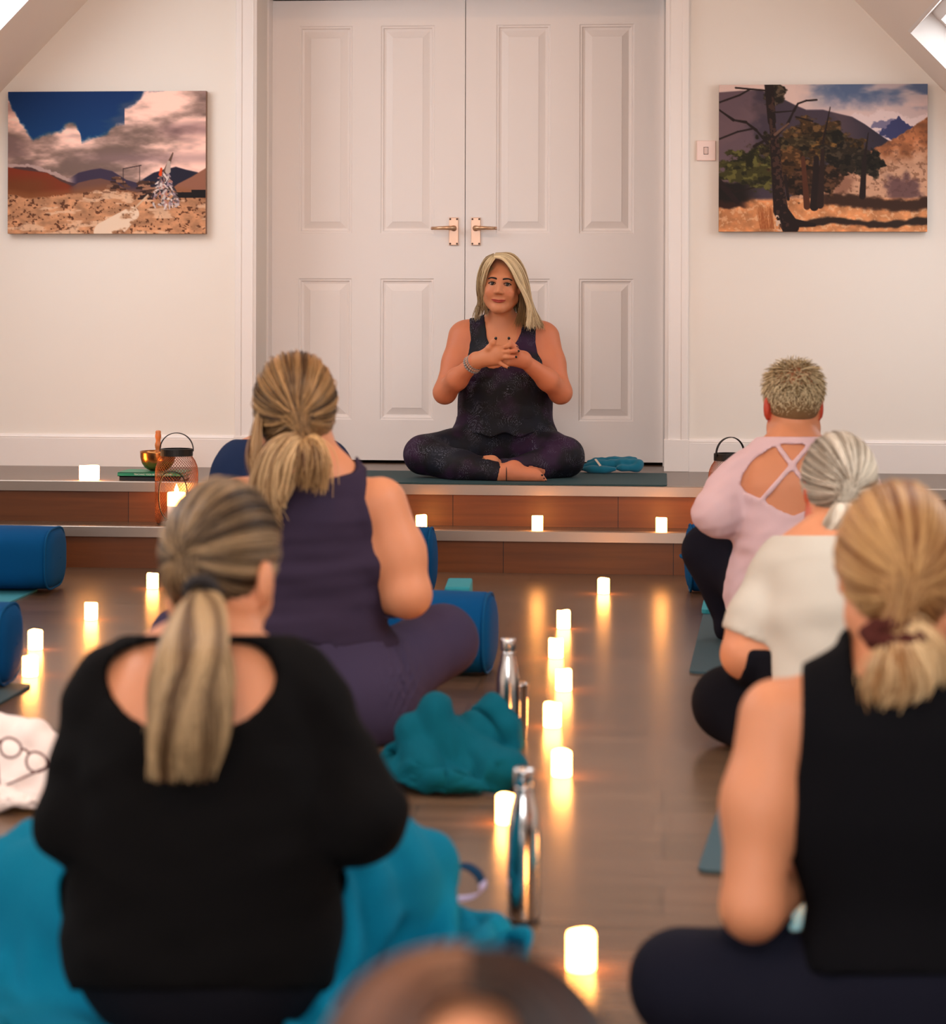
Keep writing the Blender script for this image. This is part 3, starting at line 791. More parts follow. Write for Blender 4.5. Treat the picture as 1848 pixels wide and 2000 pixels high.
# ------------------------------------------------------------------ wire lanterns
def make_lantern(loc, label):
    R, Hb = .080, .258
    prof = [(.048, .002), (.070, .004), (.079, .018), (.080, .05), (.080, .195), (.077, .217), (.069, .237), (.0585, .252), (.057, .262)]
    pz = np.array(prof); s = np.r_[0, np.cumsum(np.hypot(*np.diff(pz, axis=0).T))]; s /= s[-1]
    t = empty('wire_lantern', (0, 0, 0), label, 'lantern', 'wire lanterns on the lower step')
    parts = []; oc = (0.0, .112); orx, orz = .0535, .090
    tt = np.linspace(0.06, 1, 60)
    rr = np.interp(tt, s, pz[:, 0]); zz = np.interp(tt, s, pz[:, 1])
    for sg in (1, -1):
        for k in range(44):
            a = 2 * math.pi * k / 44 + sg * tt * 3.1 - math.pi / 2
            P = np.stack([rr * np.cos(a), rr * np.sin(a), zz], 1)
            keep = ~((P[:, 1] < -.02) & (((P[:, 0] - oc[0]) / orx) ** 2 + ((P[:, 2] - oc[1]) / orz) ** 2 < 1))
            i = 0
            while i < 60:
                if keep[i]:
                    j = i
                    while j < 60 and keep[j]: j += 1
                    if j - i > 2: parts.append(tube(P[i:j], .00065, 4))
                    i = j
                else: i += 1
    V, F = join(parts); obj('wire_mesh', V, F, MATS['copper_wire'], parent=t, smooth=True)
    a = np.linspace(0, 2 * math.pi, 48, endpoint=False)
    x = orx * np.sign(np.cos(a)) * np.abs(np.cos(a)) ** .8; z = oc[1] + orz * np.sign(np.sin(a)) * np.abs(np.sin(a)) ** .9
    P = np.stack([x, -np.sqrt(R * R - x * x) - .001, z], 1); V, F = tube(P, .0021, 6, closed=True)
    obj('door_ring', V, F, MATS['black_metal'], parent=t, smooth=True)
    V, F = lathe([(.0002, 0), (.066, 0), (.0745, .003), (.066, .006), (.0002, .0062)], (0, 0, 0), 36); obj('base_plate', V, F, MATS['black_metal'], parent=t)
    V, F = lathe([(.055, .256), (.0605, .256), (.0605, .281), (.058, .283), (.052, .283), (.052, .274), (.0005, .274)], (0, 0, 0), 36); obj('cap_ring', V, F, MATS['black_metal'], parent=t)
    b = np.linspace(0, math.pi, 30); P = np.stack([.0625 * np.cos(b), np.zeros(30), .272 + .068 * np.sin(b) ** .9], 1)
    pts = []
    for q in (-.0045, .0045): pts.append(P + [0, q, 0])
    V = np.vstack(pts + [p * [1.035, 1, 1] + [0, 0, .003] for p in pts]); n = 30
    F = []
    for i in range(n - 1): F += [(i, i + 1, n + i + 1, n + i), (2 * n + i, 3 * n + i, 3 * n + i + 1, 2 * n + i + 1), (i, 2 * n + i, 2 * n + i + 1, i + 1), (n + i, n + i + 1, 3 * n + i + 1, 3 * n + i)]
    obj('handle', V, F, MATS['black_metal'], parent=t)
    t.location = loc
    return t
def make_pillar(loc, label):
    h, r = .112, .034
    V, F = lathe([(r, 0), (r, h - .05)], (0, 0, 0), 32)
    o = obj('pillar_candle', V, F, MATS['candle_wax'], origin=(0, 0, 0), smooth=True, label=label, cat='candle', group='pillar candles inside the lanterns')
    V, F = lathe([(r, h - .05), (r, h - .004), (r * .96, h), (r * .8, h - .001), (r * .6, h - .008), (.001, h - .008)], (0, 0, 0), 32)
    obj('glowing_top', V, F, MATS['candle_glow'], parent=o, smooth=True)
    V, F = flame_mesh(.009, .04); V[:, 2] += h - .008; obj('flame', V, F, MATS['flame'], parent=o, smooth=True)
    o.location = loc
    return o
d0 = W(345, 950, 8.45)
make_lantern((d0[0], 8.325, ZS + .0046), 'copper wire lantern in front of the singing bowl, on the lower step')
make_pillar((d0[0], 8.325, ZS + .0115), 'tall lit candle inside the lantern in front of the singing bowl')
d1 = W(1425, 950, 8.36)
t = dup([o for o in COL.objects if o.name.startswith('wire_lantern')][0], (d1[0], 8.325, ZS + .0046), 'copper wire lantern half hidden by the pink sleeve, on the lower step', rotz=.6)
p0 = [o for o in COL.objects if o.name == 'pillar_candle'][0]
dup(p0, (d1[0], 8.325, ZS + .0115), 'tall lit candle inside the lantern behind the pink sleeve')

# ------------------------------------------------------------------ books, singing bowl, mallet
bx0, bx1 = W(235, 935, 8.66)[0], W(361, 935, 8.66)[0]
def book(name, x0, x1, y0, y1, z0, z1, cover, label, rz=0):
    org = ((x0 + x1) / 2, (y0 + y1) / 2, z0)
    V, F = join([box(x0, x1, y0, y1, z0, z0 + .002), box(x0, x1, y0, y1, z1 - .002, z1), box(x0, x1, y0, y0 + .002, z0, z1)])
    o = obj(name, V, F, MATS[cover], origin=org, label=label, cat='book', group='books under the singing bowl')
    V, F = box(x0 + .004, x1 - .004, y0 + .003, y1 - .004, z0 + .002, z1 - .002); obj('pages', V, F, MATS['paper'], parent=o)
    return o
book('book', bx0 + .006, bx1 - .003, 8.475, 8.64, ZP + .0008, ZP + .0185, 'book_black', 'black book lying flat under the green book')
gb = book('book', bx0, bx1 + .006, 8.470, 8.645, ZP + .0192, ZP + .0345, 'book_green', 'green book with white spine lettering, under the bronze bowl')
tx = bpy.data.curves.new('spine_lettering', 'FONT'); tx.body = 'TEACHING YOGA BEYOND THE POSES'; tx.size = .0085; tx.extrude = .0002
tx.align_x = 'CENTER'; tx.align_y = 'CENTER'; tx.materials.append(MATS['white_print'])
to = bpy.data.objects.new('spine_text', tx); COL.objects.link(to)
me_ = bpy.data.meshes.new_from_object(to.evaluated_get(bpy.context.evaluated_depsgraph_get())); bpy.data.objects.remove(to)
to = bpy.data.objects.new('spine_lettering', me_); COL.objects.link(to); to.parent = gb
to.rotation_euler = (math.pi / 2, 0, 0); to.location = (.012, 8.4695 - gb['_org'][1], .0077)
bw = W(304, 905, 8.66); bc = np.array([bw[0], 8.565, ZP + .0355])
pr = [(.018, 0), (.034, .002), (.050, .012), (.062, .030), (.0675, .052), (.0685, .070), (.0690, .0755), (.0665, .0762), (.0655, .070), (.0645, .052), (.058, .030), (.045, .014), (.030, .006), (.0005, .005)]
o = obj('singing_bowl', *lathe(pr, bc, 48), MATS['bowl_bronze'], smooth=True, origin=bc, label='polished bronze singing bowl on a stack of two books', cat='bowl')
mx = W(305, 860, 8.66)[0]
pr = [(.004, .0), (.0115, .004), (.0125, .02)]
for k in range(1, 19): pr.append((.0112 + .0016 * math.cos(k * 1.15), .02 + k * .0065))
pr += [(.0118, .143), (.009, .148), (.002, .149)]
pr = [(r * (1 if z < .1 else .93), z) for r, z in pr]
base = bc + [mx - bc[0], -.004, .0068]
m_ = obj('mallet', *lathe(pr, base, 24, axis=(0.0, .0, 1)), MATS['mallet_wood'], smooth=True, origin=base, label='orange wooden mallet standing upright in the singing bowl', cat='mallet')

# ------------------------------------------------------------------ bolsters, blocks, mats
def bolster(c, ang, length, rx, rz, label, sq=2.6):
    """rounded-rectangle cushion, axis along angle ang in plan"""
    n = 40; a = np.linspace(0, 2 * math.pi, n, endpoint=False)
    cx = np.sign(np.cos(a)) * np.abs(np.cos(a)) ** (2 / sq); cz = np.sign(np.sin(a)) * np.abs(np.sin(a)) ** (2 / sq)
    st = [(-.5, .02), (-.4985, .35), (-.494, .62), (-.486, .82), (-.472, .94), (-.45, 1.0), (-.3, 1.015), (0, 1.02), (.3, 1.015), (.45, 1.0), (.472, .94), (.486, .82), (.494, .62), (.4985, .35), (.5, .02)]
    V = []
    for t, k in st:
        for x, z in zip(cx, cz):
            sag = 1 - .03 * (z < -.6)
            V.append((t * length, x * rx * k * (1 + .008 * math.sin(t * 30 + 5 * x)), rz + z * rz * k * sag))
    V = np.array(V); ca, sa = math.cos(ang), math.sin(ang)
    rot = lambda P: np.stack([P[:, 0] * ca - P[:, 1] * sa, P[:, 0] * sa + P[:, 1] * ca, P[:, 2]], 1) + c
    F = []
    for i in range(len(st) - 1):
        for j in range(n):
            k = (j + 1) % n; F.append((i * n + j, (i + 1) * n + j, (i + 1) * n + k, i * n + k))
    V[:, 2] = np.maximum(V[:, 2], c[2] * 0)
    o = obj('bolster', rot(V), F, MATS['blue_canvas'], smooth=True, origin=c, label=label, cat='bolster', group='blue yoga bolsters')
    for s in (-1, 1):
        P = np.stack([np.full(n, s * .47 * length), cx * rx * .975, np.maximum(rz + cz * rz * .975, .004)], 1)
        V, F = tube(rot(P), .0042, 6, closed=True); obj('piping', V, F, MATS['blue_piping'], parent=o, smooth=True)
    P = np.array([(s, rx * .35 * q, rz * (1.0 + w)) for s, q, w in ((0, -1, 0), (0, -.5, .05), (0, .5, .05), (0, 1, 0))])
    P[:, 0] = [-.492 * length, -.515 * length, -.515 * length, -.492 * length]
    V, F = tube(rot(spline(P, 14)), .006, 6); obj('carry_handle', V, F, MATS['blue_piping'], parent=o, smooth=True)
    return o
def at_right_end(px, py, length, ang, rx, lift=.0005):   # centre of a bolster whose right end is seen at px, standing on floor row py
    g = G(px, py); return np.array([g[0] - length / 2 * math.cos(ang), g[1] + rx - length / 2 * math.sin(ang), lift])
bolster(at_right_end(95, 1164, .68, .03, .15, .0075), .03, .68, .15, .104, 'blue bolster on the floor before the steps, cut off by the left edge', 3.2)
bolster(at_right_end(4, 1358, .68, .05, .13, .0075), .05, .68, .13, .102, 'blue bolster at the left edge, beside the close pair of candles', 3.0)
bolster(at_right_end(962, 1330, .66, -.06, .13), -.06, .66, .125, .106, 'blue bolster before the knee of the person in the plum tank top', 2.5)
bolster(at_right_end(846, 1172, .62, .0, .12), .0, .62, .12, .115, 'blue bolster by the steps, its round end behind the bare elbow', 2.2)
gq = G(1337, 1162)
bolster(np.array([gq[0] + .33, gq[1] + .10, 0.0005]), .04, .66, .115, .116, 'blue bolster before the knees of the person in the pink top', 2.3)

gA, gB = G(868, 1246), G(908, 1246)
ab = (gA + gB) / 2
V, F = box(-.0375, .0375, -.11, .11, 0, .15)
o = obj('yoga_block', V, F, MATS['teal_foam'], origin=(0, 0, 0), bevel=.006, label='teal foam yoga block standing on edge behind the middle bolster', cat='yoga block')
o.location = (ab[0] + .002, ab[1] + .11, .0); o.rotation_euler = (0, 0, .05)

def floor_mat(name, corners, z, th, m, label, cat='yoga mat'):
    P = np.array([c[:2] for c in corners]); 
    # rounded corners
    out = []
    n = len(P)
    for i in range(n):
        a, b, c = P[i - 1], P[i], P[(i + 1) % n]
        u1 = (a - b) / np.linalg.norm(a - b); u2 = (c - b) / np.linalg.norm(c - b); r = .025
        for t in np.linspace(0, 1, 5): out.append((1 - t) ** 2 * (b + u1 * r) + 2 * t * (1 - t) * b + t * t * (b + u2 * r))
    V, F = prism(out, z, z + th)
    return obj(name, V, F, MATS[m], label=label, cat=cat)
def rect_from(nearleft, farleft, width, back):
    a, b = nearleft[:2], farleft[:2]; d = (b - a) / np.linalg.norm(b - a); r = np.array([d[1], -d[0]])
    return [a, a + r * width, a + r * width + d * back, a + d * back]
floor_mat('yoga_mat', [(-1.70, 8.425), (.012, 8.425), (.012, 9.03), (-1.70, 9.03)], ZP + .0045, .0055, 'mat_dark_teal', 'dark teal yoga mat under the teacher on the platform')
floor_mat('yoga_mat', rect_from(G(1346, 1316), G(1375, 1196), .62, 1.60), .0005, .006, 'mat_slate', 'slate blue yoga mat under the person in the pink top')
floor_mat('yoga_mat', rect_from(G(1362, 1706), G(1438, 1480), .62, 1.75), .0005, .006, 'mat_slate', 'slate blue yoga mat reaching from the sage shirted person to the bare elbow')
floor_mat('yoga_mat', rect_from(G(1400, 2040), G(1462, 1868), .62, .78), .0005, .006, 'mat_teal', 'teal yoga mat under the person in the black tank top')
g1, g2 = G(58, 1161), G(-4, 1190)
dd = (g1 - g2)[:2]; dd /= np.linalg.norm(dd); rr = np.array([-dd[1], dd[0]])
a_ = g1[:2] + dd * .12; floor_mat('yoga_mat', [a_, a_ + rr * .6, a_ + rr * .6 - dd * 1.2, a_ - dd * 1.2], .0005, .006, 'mat_teal', 'light teal yoga mat under the bolster at the upper left edge')
g1, g2 = G(30, 1360), G(-6, 1381)
dd = (g1 - g2)[:2]; dd /= np.linalg.norm(dd); rr = np.array([-dd[1], dd[0]])
a_ = g1[:2] + dd * .15; floor_mat('yoga_mat', [a_, a_ + rr * .5, a_ + rr * .5 - dd * .9, a_ - dd * .9], .0005, .006, 'mat_slate', 'dark teal yoga mat edge below the lower left bolster')
fb = [G(1370, 1203), G(1460, 1203), G(1440, 1170), G(1378, 1170)]
floor_mat('folded_towel', fb, .0072, .012, 'teal_foam', 'folded teal towel on the mat end below the shin in black leggings', 'towel')

# ------------------------------------------------------------------ bottles
def bottle(loc, Hh, R, label):
    pr = [(R * .86, 0), (R * .97, .003), (R, .012), (R, Hh * .50), (R * .985, Hh * .58), (R * .93, Hh * .66), (R * .82, Hh * .73), (R * .68, Hh * .79), (R * .585, Hh * .84), (R * .56, Hh * .87), (R * .56, Hh * .885)]
    o = obj('water_bottle', *lathe(pr, (0, 0, 0), 40), MATS['steel'], smooth=True, origin=(0, 0, 0), label=label, cat='bottle', group='steel water bottles')
    r = R * .62
    pr = [(R * .5, Hh * .883), (r * .97, Hh * .886), (r, Hh * .892), (r, Hh * .985), (r * .93, Hh), (.001, Hh)]
    obj('bottle_cap', *lathe(pr, (0, 0, 0), 32), MATS['steel'], parent=o, smooth=True)
    V, F = lathe([(R * .86, .0005), (R * .99, .0035), (R * 1.004, .006)], (0, 0, 0), 40); obj('base_band', V, F, MATS['black_metal'], parent=o)
    o.location = loc
    return o
g = G(1021, 1806); bottle((g[0], g[1] + .02, .0), .243, .0262, 'nearer stainless steel water bottle, standing beside the teal blanketed knee')
g = G(991, 1468); bottle((g[0], g[1] + .02, .0), .245, .0262, 'farther stainless steel water bottle, standing behind the crumpled teal blanket')
g = G(1003, 1450)
pr = [(.024, 0), (.0275, .004), (.029, .03), (.030, .124), (.0305, .126), (.0290, .126), (.0275, .03), (.0005, .006)]
obj('steel_tumbler', *lathe(pr, (0, 0, 0), 36), MATS['steel'], smooth=True, origin=(0, 0, 0), label='steel tumbler on the floor beside the farther water bottle', cat='tumbler').location = (g[0], g[1] + .035, 0)

# ------------------------------------------------------------------ loose cloth (implicit surfaces)
def cloth(name, sd, lo, hi, h, m, label, cat, fold=None, cut=None, parent=None, shell=0.0):
    fl = Field(lo, hi, h); f = fl.ev(sd)
    if fold is not None: f = f + fold(fl)
    zc = fl.Z - np.float32(lo[2] + 2.2 * h)
    if shell: f = np.maximum(f, -(f + shell))
    f = np.maximum(f, -(zc))                        # flat where it lies
    if cut is not None: f = np.maximum(f, cut(fl))
    V, F = fl.mesh(f)
    return obj(name, V, F, MATS[m], smooth=True, label=label, cat=cat, parent=parent)
# --- position-based cloth: a sheet falls over round obstacles and, if asked, is gathered into a footprint
def drape(x, solids, zfloor, steps=220, foot=None, alive=None, seed=0, th=.004, bend=.25, pins=None, jitter=.004, slack=1.0):
    """x (n,m,3) start grid; solids: ('e',c,r) ellipsoids or ('c',a,ra,b,rb) round cones; foot=(c,rx,ry,scale0)"""
    r = np.random.default_rng(seed); x = x.copy(); n, m = x.shape[:2]
    al = np.ones((n, m), bool) if alive is None else alive
    L0 = [np.linalg.norm(x[1:] - x[:-1], axis=2).mean(), np.linalg.norm(x[:, 1:] - x[:, :-1], axis=2).mean()]
    L0 = [l * slack for l in L0]
    x = x + r.normal(size=x.shape) * jitter; x[..., 2] += (slack - 1) * .05 * wr(x[..., 0], x[..., 1], 0 * x[..., 0], 42, seed + 1, 7, 1.0); p = x.copy()
    B = []
    for st, k in ((1, 1.0), (2, bend), (4, bend * .4)):
        for o in range(2 * st):
            ia = [i for i in range(n - st) if (i // st) % 2 == (o // st) % 2 and i % st == o % st]; ja = [i for i in range(m - st) if (i // st) % 2 == (o // st) % 2 and i % st == o % st]
            if ia: B.append((np.array(ia), None, st, 0, L0[0] * st, k))
            if ja: B.append((None, np.array(ja), 0, st, L0[1] * st, k))
    D = math.hypot(*L0)
    for di in (0, 1): B.append((np.arange(di, n - 1, 2), np.arange(0, m - 1), 1, 1, D, .5)); B.append((np.arange(di, n - 1, 2), np.arange(1, m), 1, -1, D, .5))
    for s_ in range(steps):
        v = (x - p) * .97; p = x.copy(); x = x + v; x[..., 2] -= 9.8 * (1 / 75.) ** 2
        for it in range(5):
            for ia, ja, di, dj, L, k in B:
                I = ia if ia is not None else np.arange(n); J = ja if ja is not None else np.arange(m)
                a = np.ix_(I, J); b_ = np.ix_(I + di, J + dj)
                d = x[b_] - x[a]; ln = np.linalg.norm(d, axis=2) + 1e-9
                c = (.5 * k * (1 - L / ln) * (al[a] & al[b_]))[..., None] * d
                if k < 1 and di + dj > 1 and not (di and dj): c = c * (ln < L)[..., None]
                x[a] += c; x[b_] -= c
            if foot is not None:
                c0, rx, ry, s0 = foot; s1 = 1 + (s0 - 1) * max(0, 1 - s_ / (steps * .6))
                q = (x[..., :2] - c0) / [rx * s1, ry * s1]; rr = np.linalg.norm(q, axis=2, keepdims=True)
                x[..., :2] = np.where(rr > 1, x[..., :2] * .6 + .4 * (c0 + q / rr * [rx * s1, ry * s1]), x[..., :2])
            if pins is not None:
                for (i_, j_), t_ in pins: x[i_, j_] = x[i_, j_] * .7 + .3 * np.asarray(t_)
            hit = np.zeros((n, m), bool)
            for so in solids:
                if so[0] == 'e':
                    R = np.asarray(so[2]) + th; q = (x - so[1]) / R; k_ = np.linalg.norm(q, axis=2); ins = k_ < 1
                    x = np.where(ins[..., None], so[1] + q / (k_ + 1e-9)[..., None] * R, x); hit |= ins
                else:
                    a, ra, b_, rb = so[1:5]; ba = b_ - a; t = np.clip(((x - a) @ ba) / (ba @ ba), 0, 1); c = a + t[..., None] * ba
                    d = x - c; ln = np.linalg.norm(d, axis=2) + 1e-9; R = ra + t * (rb - ra) + th; ins = ln < R
                    x = np.where(ins[..., None], c + d / ln[..., None] * R[..., None], x); hit |= ins
            fl = x[..., 2] < zfloor + th; x[..., 2] = np.maximum(x[..., 2], zfloor + th); hit |= fl
        p = np.where(hit[..., None], p * .35 + x * .65, p)
    return x
def pleat(x, folds, up=True):
    """raise soft folds on a draped sheet along its normals: folds = [(kdir, amplitude, seed, warp), ...]"""
    du = np.gradient(x, axis=0); dv = np.gradient(x, axis=1); nn = np.cross(du, dv); nn /= np.linalg.norm(nn, axis=2)[..., None] + 1e-9
    nn = np.where(nn[..., 2:] < -.2, -nn, nn)
    for _ in range(4):
        q = nn.copy(); q[1:-1, 1:-1] = (nn[1:-1, 1:-1] * 2 + nn[:-2, 1:-1] + nn[2:, 1:-1] + nn[1:-1, :-2] + nn[1:-1, 2:]); nn = q / (np.linalg.norm(q, axis=2)[..., None] + 1e-9)
    h = 0
    for kd, am, sd_, wp in folds: h = h + am * (ridge(x[..., 0], x[..., 1], x[..., 2], kd, sd_, wp) ** .8 * 1.5 - .5) * np.clip(.55 + .6 * wr(x[..., 0], x[..., 1], x[..., 2], 11, sd_ + 50, 4), .1, 1)
    y = x + nn * h[..., None]; lo = x[..., 2].min(); y[..., 2] = np.maximum(y[..., 2], lo)
    return y
def sheet(name, x, m, label, cat, alive=None, thick=.006):
    n, k = x.shape[:2]; i, j = np.meshgrid(np.arange(n - 1), np.arange(k - 1), indexing='ij')
    ok = np.ones((n - 1, k - 1), bool) if alive is None else (alive[1:, 1:] & alive[:-1, 1:] & alive[1:, :-1] & alive[:-1, :-1])
    a = (i * k + j)[ok]; F = np.stack([a, a + k, a + k + 1, a + 1], 1)
    use = np.unique(F); mp = np.full(n * k, -1); mp[use] = np.arange(len(use))
    o = obj(name, x.reshape(-1, 3)[use], mp[F], MATS[m], smooth=True, label=label, cat=cat)
    so = o.modifiers.new('solid', 'SOLIDIFY'); so.thickness = thick; so.offset = 0
    ss = o.modifiers.new('smooth', 'SUBSURF'); ss.levels = 1; ss.render_levels = 1
    return o
def grid(c, ex, ey, lx, ly, n, m):
    u = np.linspace(-.5, .5, n)[:, None, None] * lx; v = np.linspace(-.5, .5, m)[None, :, None] * ly
    return np.asarray(c) + u * np.asarray(ex) + v * np.asarray(ey)
b = lambda px, py, d: W(px, py, d)
# crumpled fleece by the aisle
c0 = b(888, 1500, 4.62)
sol = [('e', b(*q), np.array(r)) for q, r in (((890, 1520, 4.60), (.10, .12, .05)), ((855, 1455, 4.62), (.035, .06, .10)), ((972, 1450, 4.70), (.032, .06, .125)), ((915, 1480, 4.64), (.08, .08, .075)), ((812, 1470, 4.60), (.03, .05, .075)), ((830, 1510, 4.56), (.05, .08, .045)), ((970, 1515, 4.56), (.05, .07, .045)))]
x0 = grid([c0[0], c0[1], .26], (.94, .34, .12), (-.34, .94, .0), .62, .56, 80, 72)
xx = drape(x0, sol, 0.0, 110, foot=(c0[:2] + np.array([-.004, 0]), .152, .155, 1.9), seed=4, jitter=.002, bend=.16, slack=1.25)
xx = pleat(xx, [((30, 8, 22), .024, 3, 1.5), ((-26, 10, 44), .013, 8, 1.3)])
sheet('fleece_blanket', xx, 'teal_fleece', 'crumpled dark teal fleece blanket heaped on the floor beside the aisle candles', 'blanket', thick=.008)
# folded pale cloth with the glasses on it
c0 = b(22, 1540, 4.42)
sol = [('e', b(*q), np.array(r)) for q, r in (((20, 1545, 4.44), (.11, .10, .06)), ((60, 1500, 4.48), (.05, .07, .085)), ((-20, 1500, 4.48), (.08, .07, .095)), ((95, 1520, 4.46), (.025, .06, .06)), ((-70, 1530, 4.44), (.06, .09, .06)))]
x0 = grid([c0[0], c0[1], .22], (.97, .2, .08), (-.2, .97, .0), .40, .34, 62, 54)
xx = drape(x0, sol, 0.0, 100, foot=(c0[:2], .155, .135, 1.3), seed=9, jitter=.002, bend=.16, slack=1.6)
xx = pleat(xx, [((22, 10, 48), .014, 13, 1.4), ((-40, 10, 40), .008, 18, 1.3)])
cl = sheet('cotton_throw', xx, 'pale_pink_cloth', 'crumpled pale pink cloth on the floor at the left edge, under the eyeglasses', 'cloth', thick=.005)
# eyeglasses lying on it
def on_cloth(px, py, d0=4.05, lift=.004):
    dg = bpy.context.evaluated_depsgraph_get()
    o_ = Vector(W(px, py, d0)); dr = (o_ - Vector(EYE)).normalized()
    inv = cl.matrix_world.inverted()
    hit, loc, nor, _ = cl.ray_cast(inv @ o_, dr)
    if not hit: return None
    return np.array(cl.matrix_world @ loc) - np.array(dr) * lift
bpy.context.view_layer.update()
def plane_pt(px, py, d=None):
    q = on_cloth(px, py)
    return q if q is not None else W(px, py, 4.30)
gl = [plane_pt(21, 1459), plane_pt(72, 1487), plane_pt(50, 1530), plane_pt(20, 1500)]
ds = [np.dot(q - EYE, AX) for q in gl]; dm = min(ds) - .009
gp = lambda px, py: W(px, py, dm - .0 + (1480 - py) * .00012)
def rim(cx, cy, rx, ry, rot):
    a = np.linspace(0, 2 * math.pi, 32, endpoint=False)
    x = rx * np.cos(a); y = ry * np.sin(a) * (1 + .12 * np.sin(a)); c, s = math.cos(rot), math.sin(rot)
    return np.array([gp(cx + x_ * c - y_ * s, cy + x_ * s + y_ * c) for x_, y_ in zip(x, y)])
t = empty('eyeglasses', gp(45, 1500), 'dark red rimmed eyeglasses lying on the pale pink cloth', 'glasses')
r1, r2 = rim(21, 1459, 21, 19, .5), rim(72, 1487, 21, 19, .55)
V, F = join([tube(r1, .0024, 8, closed=True), tube(r2, .0024, 8, closed=True), tube([gp(40, 1462), gp(50, 1464), gp(57, 1471)], .0024, 8)]); obj('rims', V, F, MATS['glasses_frame'], parent=t, smooth=True)
for r in (r1, r2): obj('lens', r, [tuple(range(32))], MATS['lens'], parent=t)
for pts in ([(92, 1490), (95, 1496), (60, 1512), (20, 1530), (2, 1537)], [(1, 1445), (-8, 1460), (-4, 1500), (0, 1540), (10, 1556)]):
    V, F = tube(spline([gp(*p) for p in pts], 16), np.linspace(.0026, .0018, 16), 8); obj('temple', V, F, MATS['glasses_frame'], parent=t, smooth=True)

# teal top rolled up beside the teacher
sd = Sdf(); D = 9.02
for pts, r in (([(1140, 912, D), (1165, 909, D), (1195, 908, D), (1225, 906, D), (1246, 907, D + .02)], (.016, .02, .021, .021, .02)), ([(1150, 903, D + .04), (1185, 899, D + .05), (1215, 901, D + .05), (1240, 898, D + .05)], (.012, .014, .013, .014)),
               ([(1143, 916, D - .03), (1175, 918, D - .05), (1200, 916, D - .05)], (.012, .014, .01)), ([(1205, 914, D - .03), (1240, 914, D - .02), (1250, 906, D)], (.01, .011, .012))):
    P = spline([b(*p) for p in pts], 9); sd.chain(P, np.interp(np.linspace(0, 1, 9), np.linspace(0, 1, len(r)), r), .012)
lo, hi = sd.bounds(); lo = lo - .02; hi = hi + .02; lo[2] = ZP + .0105 - 2.2 * .004
tt_ = cloth('rolled_top', sd, lo, hi, .004, 'blue_teal', 'rolled teal garment on the platform beside the teacher', 'garment', fold=lambda q: .004 * wr(q.X, q.Y, q.Z, 60, 3)) if MATS.setdefault('blue_teal', mat('blue_teal', '#0d6680', .9, sheen=.2, bump=(600, .2, .001))) else None
P = [W(1161, 897, D - .035), W(1165, 896, D - .035), W(1175, 909, D - .06), W(1171, 910.5, D - .06)]
V = np.array(P + [p + AX * .002 for p in P]); obj('white_label', V, [(0, 1, 2, 3), (7, 6, 5, 4), (0, 4, 5, 1), (1, 5, 6, 2), (2, 6, 7, 3), (3, 7, 4, 0)], MATS['paper'], parent=tt_)

# navy yoga strap loop beside the nearer blanket
def ribbon(P, w, th, axis):
    P = np.asarray(P); axis = np.asarray(axis, float); T = np.gradient(P, axis=0); T /= np.linalg.norm(T, axis=1)[:, None]
    Nn = np.cross(T, axis); Nn /= np.linalg.norm(Nn, axis=1)[:, None]; n = len(P)
    V = np.vstack([P - axis * w / 2 - Nn * th / 2, P + axis * w / 2 - Nn * th / 2, P + axis * w / 2 + Nn * th / 2, P - axis * w / 2 + Nn * th / 2])
    F = []
    for i in range(n - 1):
        for q in range(4):
            r = (q + 1) % 4; F.append((q * n + i, q * n + i + 1, r * n + i + 1, r * n + i))
    F += [(0, n, 2 * n, 3 * n), (n - 1, 4 * n - 1, 3 * n - 1, 2 * n - 1)]
    return V, F
dS = 3.60; axs = RT * .30 + AX * .95
P = spline([W(*q, dS) for q in ((880, 1708), (893, 1692), (912, 1692), (932, 1705), (942, 1722))], 16)
o = obj('yoga_strap', *ribbon(P, .035, .0022, axs / np.linalg.norm(axs)), MATS['navy_web'], smooth=True, label='navy strap loop with lavender end beside the teal blanketed knee', cat='strap')
P = spline([W(*q, dS) for q in ((942, 1722), (943, 1736), (932, 1748), (912, 1754), (890, 1756))], 14)
obj('lavender_end', *ribbon(P, .035, .0022, axs / np.linalg.norm(axs)), MATS['lavender'], parent=o, smooth=True)
# ------------------------------------------------------------------ people
mat('skin', None, 0.52, attr='Col', sss=0.12, spec=0.35)
mat('hair', None, 0.45, attr='Col', spec=0.3, sheen=0.0)
mat('nail', '#0d0a0e', 0.15)
mat('eye', None, 0.12, attr='Col')
mat('brow', '#1d0f0b', 0.8)
mat('lips', '#a03a30', 0.4)
mat('bead_grey', '#8f8a86', 0.35); mat('bead_rose', '#c39a83', 0.35); mat('hair_tie', '#1a1110', 0.8)
mat('gold', '#d9a860', 0.25, metal=1.0)
mat('plum_jersey', '#33293a', 0.92, bump=(900, .15, .001))
mat('plum_legging', '#3d3449', 0.92, bump=(900, .15, .001))
mat('black_jersey', '#090707', 0.95, bump=(900, .2, .001), spec=.2)
mat('black_tank', '#0b0a0d', 0.95, bump=(900, .2, .001), spec=.2)
mat('black_legging', '#0f0e14', 0.9, spec=.2)
mat('navy_legging', '#14141f', 0.9, spec=.25)
mat('sage_jersey', '#bfb6a8', 0.95, bump=(800, .2, .001))
mat('pink_sheer', '#e3c4c8', 0.9, bump=(900, .15, .001)).node_tree.nodes['Principled BSDF'].inputs['Alpha'].default_value = .8       # thin gauzy knit
mat('blue_tee', '#22304f', 0.95, bump=(800, .2, .001))
mat('scrunchie', '#4a231d', 0.9, bump=(300, .4, .004))

